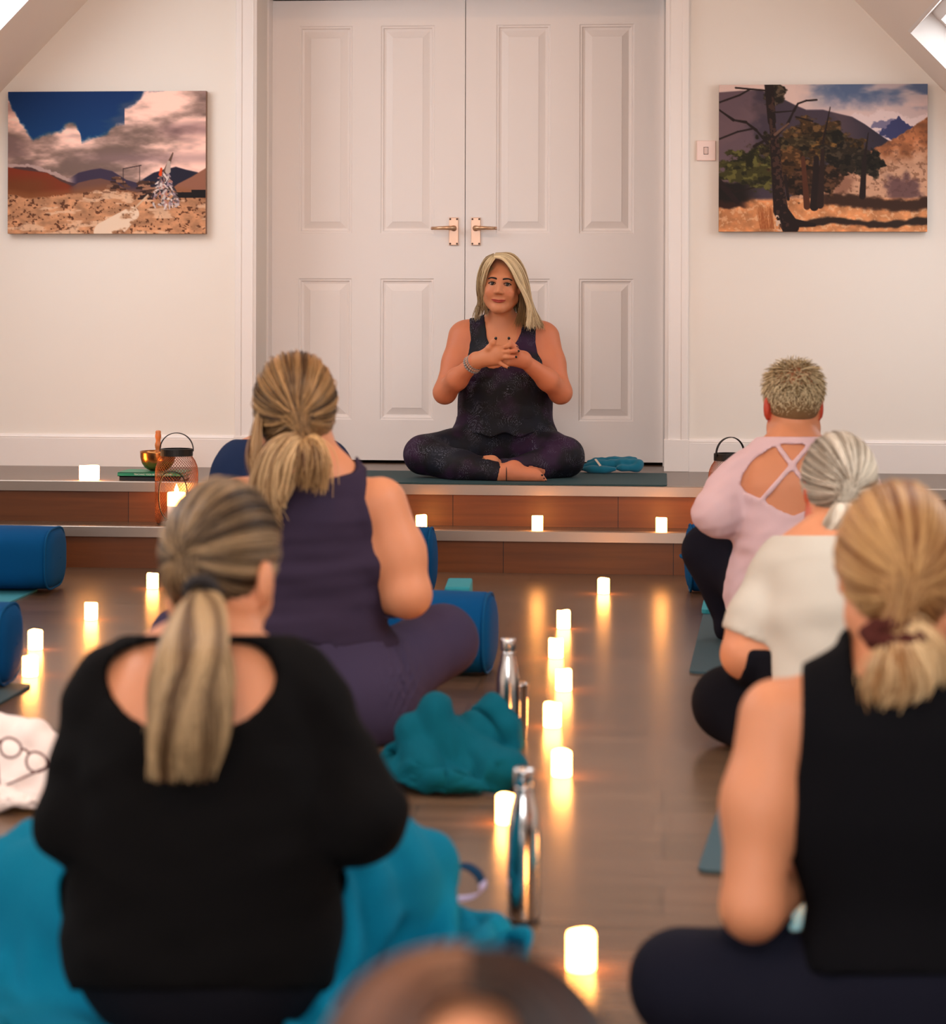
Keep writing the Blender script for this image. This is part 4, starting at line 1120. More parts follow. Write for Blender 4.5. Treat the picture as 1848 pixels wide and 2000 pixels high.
def snake_print(name, base):
    """dark stretch print: fine pale dashes gathered in patches, with purple and teal zones"""
    m = bpy.data.materials.new(name); m.use_nodes = True; nt = m.node_tree; N = nt.nodes; L = nt.links; b = N['Principled BSDF']
    tc = N.new('ShaderNodeTexCoord')
    mp = N.new('ShaderNodeMapping'); mp.inputs['Scale'].default_value = (210, 210, 330); mp.inputs['Rotation'].default_value = (.2, .1, .5)
    nz = N.new('ShaderNodeTexNoise'); nz.inputs['Scale'].default_value = 9; nz.inputs['Detail'].default_value = 2
    L.new(tc.outputs['Object'], nz.inputs['Vector'])
    add = N.new('ShaderNodeMix'); add.data_type = 'RGBA'; add.blend_type = 'LINEAR_LIGHT'; add.inputs[0].default_value = .05
    L.new(tc.outputs['Object'], add.inputs[6]); L.new(nz.outputs['Color'], add.inputs[7]); L.new(add.outputs[2], mp.inputs['Vector'])
    vo = N.new('ShaderNodeTexVoronoi'); vo.inputs['Scale'].default_value = 1.0; vo.inputs['Randomness'].default_value = .35
    L.new(mp.outputs[0], vo.inputs['Vector'])
    lt = N.new('ShaderNodeMapRange'); lt.inputs['From Min'].default_value = .30; lt.inputs['From Max'].default_value = .18
    L.new(vo.outputs['Distance'], lt.inputs['Value'])
    n2 = N.new('ShaderNodeTexNoise'); n2.inputs['Scale'].default_value = 15; n2.inputs['Detail'].default_value = 3
    L.new(tc.outputs['Object'], n2.inputs['Vector'])
    mk = N.new('ShaderNodeMapRange'); mk.inputs['From Min'].default_value = .47; mk.inputs['From Max'].default_value = .66
    L.new(n2.outputs['Fac'], mk.inputs['Value'])
    mu = N.new('ShaderNodeMath'); mu.operation = 'MULTIPLY'; L.new(lt.outputs[0], mu.inputs[0]); L.new(mk.outputs[0], mu.inputs[1])
    n3 = N.new('ShaderNodeTexNoise'); n3.inputs['Scale'].default_value = 7
    mp3 = N.new('ShaderNodeMapping'); mp3.inputs['Location'].default_value = (3, 5, 1); L.new(tc.outputs['Object'], mp3.inputs[0]); L.new(mp3.outputs[0], n3.inputs['Vector'])
    rp = N.new('ShaderNodeValToRGB'); e = rp.color_ramp.elements
    e[0].position = .38; e[0].color = rgba('#0c0f1e'); e[1].position = .64; e[1].color = rgba('#2a1030'); x = e.new(.5); x.color = rgba(base)
    L.new(n3.outputs['Fac'], rp.inputs[0])
    mx = N.new('ShaderNodeMix'); mx.data_type = 'RGBA'; L.new(mu.outputs[0], mx.inputs[0]); L.new(rp.outputs[0], mx.inputs[6]); mx.inputs[7].default_value = rgba('#8f94a8')
    L.new(mx.outputs[2], b.inputs['Base Color']); b.inputs['Roughness'].default_value = .7; b.inputs['Specular IOR Level'].default_value = .3
    MATS[name] = m
snake_print('snake_top', '#0b0a10'); snake_print('snake_legging', '#0d0912')

SKIN = lin('#ca855f')
def axes(f, up=(0, 0, 1), tilt=0.0):
    f = np.asarray(f, float); f /= np.linalg.norm(f); r = np.cross(f, np.asarray(up, float)); r /= np.linalg.norm(r); u = np.cross(r, f)
    c, s = math.cos(tilt), math.sin(tilt); r, u = c * r + s * u, c * u - s * r
    return np.array([r, f, u])                                   # rows: right, forward, up
def head(sd, c, A, s=1.0, ears=True):
    L = lambda x, y, z: c + s * (x * A[0] + y * A[1] + z * A[2])
    g = 'head'
    sd.ell(L(0, -.012, .035), np.array([.074, .094, .082]) * s, .03, g, A)
    sd.ell(L(0, .02, -.022), np.array([.064, .070, .088]) * s, .03, g, A)
    sd.cone(L(-.050, .0, -.058), .024 * s, L(-.012, .064, -.099), .017 * s, .03, g); sd.cone(L(.050, .0, -.058), .024 * s, L(.012, .064, -.099), .017 * s, .03, g)
    for q in (-1, 1): sd.ell(L(q * .036, .060, -.034), np.array([.023, .024, .024]) * s, .02, g, A)
    sd.cone(L(-.030, .078, .026), .011 * s, L(.030, .078, .026), .011 * s, .02, g)
    sd.cone(L(0, .086, .012), .0075 * s, L(0, .104, -.027), .0105 * s, .012, g)
    for q in (-1, 1): sd.ell(L(q * .0115, .094, -.031), np.array([.0085, .010, .0075]) * s, .008, g, A)
    sd.cone(L(-.018, .083, -.064), .0055 * s, L(.018, .083, -.064), .0055 * s, .010, g)
    sd.ell(L(0, .076, -.098), np.array([.018, .014, .014]) * s, .015, g, A)
    for q in (-1, 1): sd.ell(L(q * .031, .0935, .005), np.array([.0160, .012, .0066]) * s, .007, g, A, sub=True)
    if ears:
        for q in (-1, 1):
            sd.ell(L(q * .077, -.008, -.004), np.array([.009, .019, .031]) * s, .008, g, A)
            sd.ell(L(q * .087, -.002, -.002), np.array([.006, .009, .017]) * s, .006, g, A, sub=True)
    return L
def face_parts(body, c, A, s, brow=True):
    L = lambda x, y, z: c + s * (x * A[0] + y * A[1] + z * A[2])
    for q in (-1, 1):
        V, F = ball((0, 0, 0), .0119 * s, 20, 14)
        Vw = V @ A + L(q * .031, .0752, .0045)
        dirn = V / (.0119 * s); look = np.array([-.10, 1, -.05]); look /= np.linalg.norm(look)
        dd = dirn @ look; C = np.where((dd > .93)[:, None], lin('#0d0806'), np.where((dd > .80)[:, None], lin('#4a3524'), lin('#c9b6ab')))
        e = obj('eye', Vw, F, MATS['eye'], parent=body, col=C, smooth=True)
        P = spline([L(q * x, y, z) for x, y, z in ((.0155, .0865, .004), (.023, .0898, .0092), (.032, .0890, .0104), (.041, .0850, .0080), (.0475, .079, .003))], 12)
        V, F = tube(P, np.linspace(.0012, .0021, 12), 6); obj('eyelashes', V, F, MATS['brow'], parent=e, smooth=True)
        P = spline([L(q * x, y, z) for x, y, z in ((.0165, .0862, .0025), (.031, .0872, -.0018), (.0455, .080, .0025))], 10)
        V, F = tube(P, .0008, 5); obj('lower_lashes', V, F, MATS['brow'], parent=e, smooth=True)
        if brow:
            P = spline([L(q * x, y, z) for x, y, z in ((.0125, .0915, .0240), (.024, .0925, .0268), (.037, .0885, .0272), (.050, .0775, .0215))], 14)
            parts = [tube(P + A[2] * o_ * s, np.linspace(.0030, .0012, 14) * s, 6) for o_ in (-.0014, .0, .0014)]
            V, F = join(parts); obj('eyebrow', V, F, MATS['brow'], parent=body, smooth=True)
    def lip(pts, rs):
        P = spline([L(*p) for p in pts], 16); return tube(P, np.interp(np.linspace(0, 1, 16), np.linspace(0, 1, len(rs)), rs) * s, 8)
    V, F = join([lip(((-.031, .0865, -.0610), (-.012, .0925, -.0625), (0, .0935, -.0640), (.012, .0925, -.0625), (.031, .0865, -.0610)), (.0008, .0030, .0032, .0030, .0008)),
                 lip(((-.029, .0865, -.0630), (-.012, .0915, -.0685), (0, .0925, -.0695), (.012, .0915, -.0685), (.029, .0865, -.0630)), (.0008, .0036, .0042, .0036, .0008))])
    obj('lips', V, F, MATS['lips'], parent=body, smooth=True)
def hand(sd, wrist, fdir, pnorm, side, s=1.0, curl=.35, g='hand'):
    """relaxed hand: fdir along the fingers, pnorm out of the palm, thumb towards side*(fdir x pnorm)"""
    f = np.asarray(fdir, float); f /= np.linalg.norm(f); n = np.asarray(pnorm, float); n -= f * (n @ f); n /= np.linalg.norm(n); t = np.cross(f, n) * side
    L = lambda a, b, c: wrist + s * (a * f + b * t + c * n)
    sd.cone(L(0, 0, 0), .026 * s, L(.03, 0, 0), .024 * s, .02, g)
    for b, ln in ((.030, .072), (.010, .080), (-.010, .074), (-.030, .058)):
        sd.cone(L(.02, b * .6, 0), .014 * s, L(.085, b, 0), .0115 * s, .012, g)
        p = L(.085, b, 0); a = 0
        for k, (fr, r) in enumerate(((.45, .0095), (.32, .0085), (.23, .0075))):
            a += curl; q = p + s * ln * fr * (math.cos(a) * f + math.sin(a) * n)
            sd.cone(p, (r + .0008) * s, q, r * s, .004, g); p = q
    sd.cone(L(.015, .022, .004), .015 * s, L(.05, .050, .014), .0115 * s, .012, g); sd.cone(L(.05, .050, .014), .011 * s, L(.085, .060, .022), .0085 * s, .006, g)
def foot(sd, ankle, toe, up, side, g='foot', toes=True):
    f = toe - ankle; ln = np.linalg.norm(f); f /= ln; u = np.asarray(up, float); u -= f * (u @ f); u /= np.linalg.norm(u); t = np.cross(f, u) * side
    sd.cone(ankle - f * .03, .030, ankle + f * ln * .5, .030, .02, g)
    sd.cone(ankle + f * ln * .4, .029, ankle + f * ln * .78 + t * .012, .024, .02, g); sd.cone(ankle + f * ln * .4, .027, ankle + f * ln * .74 - t * .022, .019, .02, g)
    if toes:
        for k, (b, r) in enumerate(((.022, .0125), (.004, .0095), (-.009, .0088), (-.021, .0082), (-.031, .0078))):
            e = ankle + f * (ln * (.99 - .035 * k)) + t * b
            sd.cone(ankle + f * ln * .74 + t * b, r * 1.1, e, r, .006, g)
def build(label, sd, h, org, zfloor, garments, skin=SKIN, colour=None, hairs=None, hairname='hair'):
    lo, hi = sd.bounds(); lo = lo - .035; hi = hi + .035; lo[2] = max(lo[2], zfloor - 3 * h)
    fl = Field(lo, hi, h); f = fl.ev(sd, {q[6] for q in sd.p} - {'shirt', 'pants'})
    f = np.maximum(f, zfloor - fl.Z)
    V, F = fl.mesh(f)
    C = np.repeat(np.asarray(skin)[None], len(V), 0)
    if colour is not None: C = colour(V, C)
    body = obj('person', V, F, MATS['skin'], origin=org, col=C, smooth=True, label=label, cat='person')
    for nm, groups, off, clip, fold, m in garments:
        ext = .006 if callable(clip) else .03
        base = groups - {'shirt'}
        if callable(clip): sel = fl.ev(sd, base); cl = clip(fl)
        else: sel = np.minimum(fl.ev(sd, {'leg'}), np.maximum(fl.ev(sd, {'hip', 'torso'}), fl.Z - np.float32(clip))); cl = np.float32(-1)
        g = np.maximum(f, sel - ext) - off
        if 'shirt' in groups: g = np.minimum(g, fl.ev(sd, {'shirt'}) - off)
        if fold is not None: g = g + np.minimum(fold(fl), np.float32(off * .7))
        g = np.maximum(g, cl); g = np.maximum(g, zfloor - fl.Z)
        V, F = fl.mesh(g)
        if len(V): obj(nm, V, F, MATS[m], parent=body, smooth=True)
    if hairs is not None:
        V, F, C = hairs; obj(hairname, V, F, MATS['hair'], parent=body, col=C, smooth=True)
    return body
def poly_in(px, py, pts):
    """signed-ish pixel distance, negative inside polygon (photo pixels)"""
    pts = np.asarray(pts, np.float32); n = len(pts); best = None; inside = np.zeros(np.broadcast(px, py).shape, bool)
    for i in range(n):
        a, b = pts[i], pts[(i + 1) % n]; e = b - a
        wx, wy = px - a[0], py - a[1]; t = np.clip((wx * e[0] + wy * e[1]) / (e @ e + 1e-6), 0, 1)
        d = (wx - t * e[0]) ** 2 + (wy - t * e[1]) ** 2
        best = d if best is None else np.minimum(best, d)
        c = ((a[1] <= py) & (b[1] > py)) | ((b[1] <= py) & (a[1] > py))
        if abs(e[1]) > 1e-6: inside ^= c & (px < a[0] + (py - a[1]) / e[1] * e[0])
    return np.where(inside, -1, 1) * np.sqrt(best)

# --- hair
def hcols(S, dark, light, k=3.0, mid=.5, seed=0, clump=None):
    r = np.random.default_rng(seed); t = r.random(S)
    if clump is not None: t = np.clip(.46 * t + .54 * clump, 0, 1)
    t = np.clip((t - mid) * k + .5, 0, 1)[:, None]
    return lin(dark)[None] * (1 - t) + lin(light)[None] * t
def cap_mesh(c, A, radii, s=1.0, face=(0, .115, -.035), fr=(.085, .085, .095), h=.006, col='#3a2a1c', off=(0, -.012, .024), nape=-.085):
    L = lambda p: c + s * (p[0] * A[0] + p[1] * A[1] + p[2] * A[2])
    sd = Sdf(); sd.ell(L(off), np.array(radii) * s, .01, 'cap', A); sd.ell(L(face), np.array(fr) * s, .012, 'cap', A, sub=True)
    lo, hi = sd.bounds(); fl = Field(lo - .02, hi + .02, h); f = fl.ev(sd)
    zz = (fl.X - c[0]) * A[2][0] + (fl.Y - c[1]) * A[2][1] + (fl.Z - c[2]) * A[2][2]
    f = np.maximum(f, nape * s - zz)
    V, F = fl.mesh(f); return V, F, np.repeat(lin(col)[None], len(V), 0)
def cap_strands(c, A, radii, tie_dir, tie_pt, n, npts=14, s=1.0, off=(0, -.012, .018), seed=1, lift=.006, front=.45, nape=-.62, bundle=.012, loose=0.0):
    """hair combed over the skull from the hairline to the tie"""
    r = np.random.default_rng(seed); L0 = c + s * (off[0] * A[0] + off[1] * A[1] + off[2] * A[2])
    D = r.normal(size=(n * 6, 3)); D /= np.linalg.norm(D, axis=1)[:, None]
    ok = (D[:, 2] > nape) & ~((D[:, 1] > front) & (D[:, 2] < .45)); D = D[ok][:n]; n = len(D)
    td = np.asarray(tie_dir, float); td /= np.linalg.norm(td)
    dot = np.clip(D @ td, -.98, .98); om = np.arccos(dot)
    t = np.linspace(0, 1, npts); T = t[None, :, None]; O = om[:, None, None]
    P = (np.sin((1 - T) * O) * D[:, None] + np.sin(T * O) * td) / np.sin(O)
    az = np.arctan2(np.cross(D, td) @ np.array([.3, .5, .81]), dot)
    jl = r.random(n)
    ref = np.array([1., 0, 0]) if abs(td[0]) < .8 else np.array([0, 0, 1.]); e1 = np.cross(td, ref); e1 /= np.linalg.norm(e1); e2 = np.cross(td, e1)
    ang = np.arctan2(D @ e2, D @ e1)                                   # angle round the tie
    cl = .5 + .5 * np.sin(ang * 9 + 2.3 * np.sin(ang * 4) + seed) * .6 + .4 * (np.sin(ang * 23 + seed * 2) * .5)
    k = 1 + (lift * (.2 + .8 * jl)[:, None] * np.sin(np.pi * np.clip(t * .9 + .1, 0, 1))[None] + .0016 * cl[:, None] * np.sin(np.pi * t)[None]) / np.mean(radii)
    k = k + loose * (r.normal(size=n) * .5)[:, None] * np.sin(np.pi * t)[None] / np.mean(radii)
    Q = P * k[..., None] * np.array(radii)
    Wd = L0 + s * (Q[..., :1] * A[0] + Q[..., 1:2] * A[1] + Q[..., 2:] * A[2])
    w = np.clip((t - .72) / .28, 0, 1)[None, :, None] ** 1.5
    endp = tie_pt + r.normal(size=(n, 3)) * bundle * .5
    return Wd * (1 - w) + endp[:, None] * w, np.clip(cl, 0, 1)
def tail_strands(spine, radii, n, npts=20, seed=2, taper_len=.45, wave=.004):
    r = np.random.default_rng(seed); S = spline(spine, npts); R = np.interp(np.linspace(0, 1, npts), np.linspace(0, 1, len(radii)), radii)
    a = r.random(n) * 2 * math.pi; q = np.sqrt(r.random(n)); tw = .5 + .5 * np.sin(a * 3 + seed)
    O1 = RT * 1.0; O2 = AX * .6
    off = q[:, None, None] * R[None, :, None] * (np.cos(a)[:, None, None] * O1 + np.sin(a)[:, None, None] * O2)
    t = np.linspace(0, 1, npts); ln = 1 - taper_len * r.random(n) ** 1.2 * (.5 + .5 * q)
    idx = np.clip(t[None] * ln[:, None], 0, 1) * (npts - 1); i0 = np.minimum(idx.astype(int), npts - 2); fr = (idx - i0)[..., None]
    P = S[None] + off
    P = np.take_along_axis(P, i0[..., None].repeat(3, 2), 1) * (1 - fr) + np.take_along_axis(P, (i0 + 1)[..., None].repeat(3, 2), 1) * fr
    P = P + (wave * np.sin(t * 9 + (a * 2)[:, None]))[..., None] * O1
    return P, np.clip(.5 + .5 * np.sin(np.cos(a) * q * 7 + seed), 0, 1)
def guide_strands(guides, n, npts=22, seed=3, jit=.003, power=1.0, ragged=.14):
    r = np.random.default_rng(seed); Gd = np.array([spline([W(*p) for p in g], npts) for g in guides])
    k = len(Gd) - 1; u = r.random(n) ** power * k; i = np.minimum(u.astype(int), k - 1); f = (u - i)[:, None, None]
    P = Gd[i] * (1 - f) + Gd[i + 1] * f
    ln = 1 - ragged * r.random(n) ** 1.6; idx = np.linspace(0, 1, npts)[None] * ln[:, None] * (npts - 1); i0 = np.minimum(idx.astype(int), npts - 2); fr = (idx - i0)[..., None]
    P = np.take_along_axis(P, i0[..., None].repeat(3, 2), 1) * (1 - fr) + np.take_along_axis(P, (i0 + 1)[..., None].repeat(3, 2), 1) * fr
    j = r.normal(size=(n, 3)) * jit; t = np.linspace(0.3, 1.6, npts)[None, :, None]
    P = P + j[:, None] * t + (.002 * np.sin(np.linspace(0, 7, npts)[None] + u[:, None] * 5))[..., None] * RT
    return P, np.clip(.5 + .5 * np.sin(u * 14 + 2 * np.sin(u * 5)), 0, 1)
# ================================================================== the teacher, cross-legged on the platform facing the class
def teacher():
    D = 8.93
    sd = Sdf(); w = W
    yv = AX
    fl_ = lambda k: (AX, k)
    # trunk
    sd.cone(w(938, 868, 8.97), .105, w(1034, 868, 8.97), .105, .05, 'hip', fl_(.95))
    sd.cone(w(985, 850, 8.95), .178, w(986, 790, 8.94), .170, .05, 'torso', fl_(.72))
    sd.cone(w(986, 790, 8.94), .168, w(984, 705, 8.93), .150, .05, 'torso', fl_(.68))
    sd.cone(w(984, 705, 8.93), .140, w(983, 668, 8.94), .112, .05, 'torso', fl_(.66))
    sd.cone(w(922, 660, 8.94), .050, w(1046, 662, 8.94), .050, .05, 'torso')
    sd.cone(w(980, 612, 8.90), .050, w(981, 650, 8.92), .060, .03, 'neck')
    sd.cone(w(975, 632, 8.93), .036, w(918, 652, 8.94), .040, .04, 'torso'); sd.cone(w(987, 632, 8.93), .036, w(1050, 653, 8.94), .040, .04, 'torso')
    for x in (951, 1017): sd.ell(w(x, 722, 8.865), (.072, .070, .075), .05, 'torso')
    sd.ell(w(985, 805, 8.88), (.14, .09, .085), .05, 'torso')
    # arms
    sd.cone(w(905, 658, 8.94), .060, w(890, 708, 8.90), .050, .04, 'arm'); sd.cone(w(890, 708, 8.90), .050, w(869, 766, 8.85), .043, .03, 'arm')
    sd.cone(w(1064, 660, 8.94), .060, w(1078, 710, 8.90), .050, .04, 'arm'); sd.cone(w(1078, 710, 8.90), .050, w(1095, 766, 8.85), .043, .03, 'arm')
    sd.cone(w(869, 767, 8.85), .041, w(893, 740, 8.76), .040, .025, 'arm'); sd.cone(w(893, 740, 8.76), .040, w(931, 704, 8.665), .0255, .025, 'arm')
    sd.cone(w(1095, 767, 8.85), .041, w(1070, 742, 8.76), .040, .025, 'arm'); sd.cone(w(1070, 742, 8.76), .040, w(1021, 702, 8.675), .0255, .025, 'arm')
    # her right hand (in front), fingers pointing image-right
    g = 'hand'
    wr_ = w(931, 704, 8.665); K = [w(973, 681, 8.615), w(977, 688.5, 8.607), w(975.5, 697, 8.607), w(968, 705, 8.615)]
    for kx in K: sd.cone(wr_, .0245, kx, .0155, .018, g)
    tips = [((990, 676, 8.600), (1000, 674.5, 8.605), (1008.5, 677, 8.612)), ((993, 687, 8.590), (1003, 685.5, 8.592), (1012.5, 685.5, 8.600)), ((990, 697.5, 8.592), (999, 697.5, 8.594), (1007.5, 697, 8.600)), ((979, 710.5, 8.605), (986, 714.5, 8.603), (993, 718, 8.603))]
    rad = [(.0098, .0088, .0080, .0072), (.0100, .0090, .0082, .0074), (.0096, .0086, .0078, .0070), (.0086, .0076, .0068, .0062)]
    nails = []
    for kx, tp, r in zip(K, tips, rad):
        p = kx
        for q, a, b in zip(tp, r[:-1], r[1:]):
            e = w(*q); sd.cone(p, a, e, b, .004, g); pp, p = p, e
        nails.append((pp, p, r[-1]))
    sd.chain([w(944, 692, 8.650), w(956, 680, 8.618), w(963, 669.5, 8.608), w(968, 661.5, 8.606)], (.0165, .0130, .0105, .0085), .008, g)
    nails.append((w(963, 669.5, 8.608), w(968, 661.5, 8.606), .0085))
    # her left hand (behind), fingers pointing image-left
    wl = w(1021, 702, 8.675); K2 = [w(992, 683, 8.640), w(985, 690, 8.640), w(983, 699, 8.640), w(989, 707, 8.642)]
    for kx in K2: sd.cone(wl, .0245, kx, .0155, .018, g)
    tips2 = [((976, 679, 8.650), (968, 677.5, 8.655), (961, 679, 8.660)), ((968, 689, 8.652), (958, 689, 8.657), (950, 691, 8.662)), ((966, 702, 8.650), (957, 703, 8.653), (949, 705, 8.655)), ((973, 714, 8.640), (964, 716.5, 8.640), (956, 716.5, 8.642))]
    for kx, tp, r in zip(K2, tips2, rad):
        p = kx
        for q, a, b in zip(tp, r[:-1], r[1:]):
            e = w(*q); sd.cone(p, a, e, b, .004, g); p = e
    sd.chain([w(1012, 692, 8.655), w(1004, 680, 8.618), w(998.5, 669.5, 8.608), w(994.5, 661.5, 8.606)], (.0165, .0130, .0105, .0085), .008, g)
    nails.append((w(998.5, 669.5, 8.608), w(994.5, 661.5, 8.606), .0085))
    # legs
    sd.cone(w(932, 872, 8.93), .092, w(826, 886, 8.74), .066, .04, 'leg'); sd.cone(w(1040, 872, 8.93), .094, w(1102, 890, 8.76), .070, .04, 'leg')
    sd.cone(w(826, 890, 8.74), .066, w(900, 912, 8.64), .056, .03, 'leg'); sd.cone(w(900, 912, 8.64), .056, w(978, 925, 8.585), .036, .03, 'leg')
    sd.cone(w(1102, 895, 8.76), .070, w(1050, 912, 8.70), .054, .03, 'leg'); sd.cone(w(1050, 912, 8.70), .054, w(978, 920, 8.69), .036, .03, 'leg')
    # feet
    g = 'foot'
    sd.cone(w(978, 925, 8.585), .033, w(1004, 924, 8.575), .034, .02, g); sd.cone(w(1004, 917, 8.58), .036, w(1012, 926, 8.57), .030, .02, g)
    sd.cone(w(1006, 926, 8.575), .032, w(1044, 928, 8.560), .026, .02, g); sd.cone(w(1030, 930, 8.565), .026, w(1050, 934, 8.555), .019, .018, g)
    for k, (x0, y0, x1, y1, r) in enumerate(((1044, 922, 1057, 931, .0125), (1048, 928, 1062, 936, .0092), (1048, 933, 1065, 940, .0085), (1046, 936, 1063, 942.5, .008), (1042, 938, 1058, 943, .0075))):
        sd.cone(w(x0, y0, 8.556), r * 1.15, w(x1, y1, 8.548), r, .006, g)
    sd.cone(w(978, 916, 8.70), .034, w(948, 906, 8.66), .030, .02, g); sd.cone(w(962, 903, 8.655), .027, w(948, 908, 8.65), .024, .02, g)
    # head
    A = axes(-AX * 1.0 + RT * -.10 + UP * -.02, (0, 0, 1), .07)
    hc = w(979.5, 556, 8.86); s = .945
    L = head(sd, hc, A, s)
    zf = ZP + .0105
    def colour(V, C):
        q = (V - hc) / s @ A.T
        for sx in (-1, 1):
            d = np.linalg.norm((q - [sx * .040, .065, -.032]) / [.024, .04, .020], axis=1); m = np.clip(1.3 - d, 0, 1)[:, None] * .35
            C = C * (1 - m) + lin('#c8684c') * m
        m = (np.abs(q[:, 0]) > .078)[:, None] * .35; C = C * (1 - m) + lin('#c8684c') * m
        return C
    def tank(f):
        px, py, d = f.pix()
        neck = poly_in(px, py, [(944, 600), (949, 640), (951, 660), (957, 674), (966, 681), (986, 684), (1001, 678), (1011, 664), (1018, 648), (1023, 600)])
        back = np.where(d > 8.95, poly_in(px, py, [(950, 600), (955, 640), (980, 655), (1008, 642), (1016, 600)]), neck)
        lA = poly_in(px, py, [(800, 560), (917, 560), (917, 640), (920, 664), (914, 678), (905, 696), (898, 702), (800, 702)])
        rA = poly_in(px, py, [(1180, 560), (1050, 560), (1047, 645), (1046, 668), (1050, 690), (1060, 706), (1068, 710), (1180, 710)])
        k = np.float32(1 / 490.)
        return np.maximum(np.maximum(np.maximum(-back, -lA), -rA), py - 850 + 4 * np.sin(px * .11)) * k
    def legs(f):
        px, py, d = f.pix()
        a = poly_in(px, py, [(974, 900), (978, 912), (973, 930), (968, 950), (1080, 950), (1078, 920), (1020, 906), (1000, 902)])
        a = np.where(d < 8.645, a, 99.)
        b = np.where((d > 8.60) & (d < 8.75), poly_in(px, py, [(938, 897), (946, 892), (970, 892), (974, 899), (974, 912), (938, 908)]), 99.)
        return np.maximum(np.maximum(-a, -b), 812 - py) * np.float32(1 / 500.)
    sd.cone(w(986, 838, 8.93), .190, w(986, 760, 8.91), .166, .05, 'shirt', fl_(.74))
    # hair
    R1 = [(968, 495, 8.86), (1000, 497, 8.875), (1022, 522, 8.88), (1033, 558, 8.885), (1037, 592, 8.88), (1049, 620, 8.87), (1062, 640, 8.86)]
    R2 = [(965, 499, 8.80), (990, 501, 8.79), (1012, 522, 8.80), (1024, 552, 8.81), (1032, 582, 8.82), (1040, 614, 8.82), (1048, 642, 8.82)]
    R3 = [(965, 503, 8.775), (983, 507, 8.765), (999, 527, 8.765), (1010, 553, 8.78), (1023, 577, 8.79), (1033, 602, 8.80), (1032, 626, 8.80), (1028, 642, 8.80)]
    R4 = [(975, 500, 8.84), (1004, 520, 8.85), (1014, 552, 8.86), (1017, 580, 8.86), (1016, 604, 8.86), (1011, 624, 8.85), (1006, 636, 8.83)]
    L1 = [(964, 496, 8.86), (946, 506, 8.87), (936, 532, 8.88), (934, 562, 8.88), (937, 590, 8.885), (929, 606, 8.88), (925, 622, 8.87)]
    L2 = [(963, 500, 8.80), (948, 513, 8.80), (939, 538, 8.82), (938, 566, 8.84), (941, 590, 8.86), (937, 606, 8.86), (932, 624, 8.86)]
    L3 = [(962, 502, 8.78), (951, 515, 8.785), (945, 540, 8.81), (941, 566, 8.84), (944, 590, 8.87), (950, 604, 8.89), (955, 616, 8.90)]
    L4 = [(966, 504, 8.772), (960, 511, 8.768), (953, 523, 8.772), (947, 543, 8.80), (943, 566, 8.835), (943, 588, 8.86), (946, 604, 8.88)]
    L0 = [(966, 498, 8.80), (957, 505, 8.785), (949, 518, 8.79), (943, 541, 8.815), (940, 566, 8.84), (942, 589, 8.86), (940, 606, 8.87)]
    B1 = [(975, 499, 8.90), (960, 530, 8.96), (950, 575, 8.97), (945, 605, 8.96), (940, 622, 8.95)]; B2 = [(985, 499, 8.90), (990, 530, 8.97), (990, 575, 8.97), (992, 605, 8.97), (995, 630, 8.97)]; B3 = [(995, 501, 8.90), (1015, 530, 8.95), (1028, 575, 8.94), (1038, 610, 8.93), (1050, 638, 8.92)]
    parts = []
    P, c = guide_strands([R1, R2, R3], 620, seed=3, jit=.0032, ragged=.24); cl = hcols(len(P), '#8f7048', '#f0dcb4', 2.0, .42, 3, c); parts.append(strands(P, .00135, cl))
    P, c = guide_strands([R1, R4], 260, seed=4, jit=.004); parts.append(strands(P, .0014, hcols(len(P), '#4e3720', '#a88a60', 1.6, .5, 4, c)))  # inner strands dark: shade behind the cheek put into the hair colour
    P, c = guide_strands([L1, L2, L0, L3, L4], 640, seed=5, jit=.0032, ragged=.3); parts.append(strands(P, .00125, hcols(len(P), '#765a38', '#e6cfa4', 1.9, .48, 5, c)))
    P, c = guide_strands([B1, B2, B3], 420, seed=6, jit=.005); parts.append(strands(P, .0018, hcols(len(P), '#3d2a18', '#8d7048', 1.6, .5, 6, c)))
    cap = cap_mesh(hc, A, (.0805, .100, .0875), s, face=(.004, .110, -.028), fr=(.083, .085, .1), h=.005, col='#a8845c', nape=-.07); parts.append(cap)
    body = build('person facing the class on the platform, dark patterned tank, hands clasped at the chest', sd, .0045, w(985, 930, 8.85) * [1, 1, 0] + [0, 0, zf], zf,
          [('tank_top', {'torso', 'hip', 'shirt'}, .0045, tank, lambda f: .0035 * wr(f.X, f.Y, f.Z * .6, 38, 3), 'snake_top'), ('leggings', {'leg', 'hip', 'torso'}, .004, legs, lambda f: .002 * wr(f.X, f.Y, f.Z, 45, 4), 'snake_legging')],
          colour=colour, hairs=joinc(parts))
    face_parts(body, hc, A, s)
    for a, b, r in nails:
        ax_ = (b - a) / np.linalg.norm(b - a); c = b + ax_ * r * .15 - AX * r * .74
        up_ = np.cross(ax_, AX); V, F = ball((0, 0, 0), 1.0, 12, 8)
        V = V[:, :1] * ax_ * r * .78 + V[:, 1:2] * AX * r * .42 + V[:, 2:] * up_ * r * .66 + c; obj('fingernail', V, F, MATS['nail'], parent=body, smooth=True)
    for x, y, rr in ((1059, 928, .0046), (1063, 934, .0034), (1066, 939, .003)):
        V, F = ball(w(x, y, 8.536), (rr, rr * .6, rr * .8), 10, 6); obj('toenail', V, F, MATS['nail'], parent=body, smooth=True)
    fd = w(931, 704, 8.665) - w(893, 740, 8.76); fd /= np.linalg.norm(fd); e1 = np.cross(fd, UP); e1 /= np.linalg.norm(e1); e2 = np.cross(fd, e1)
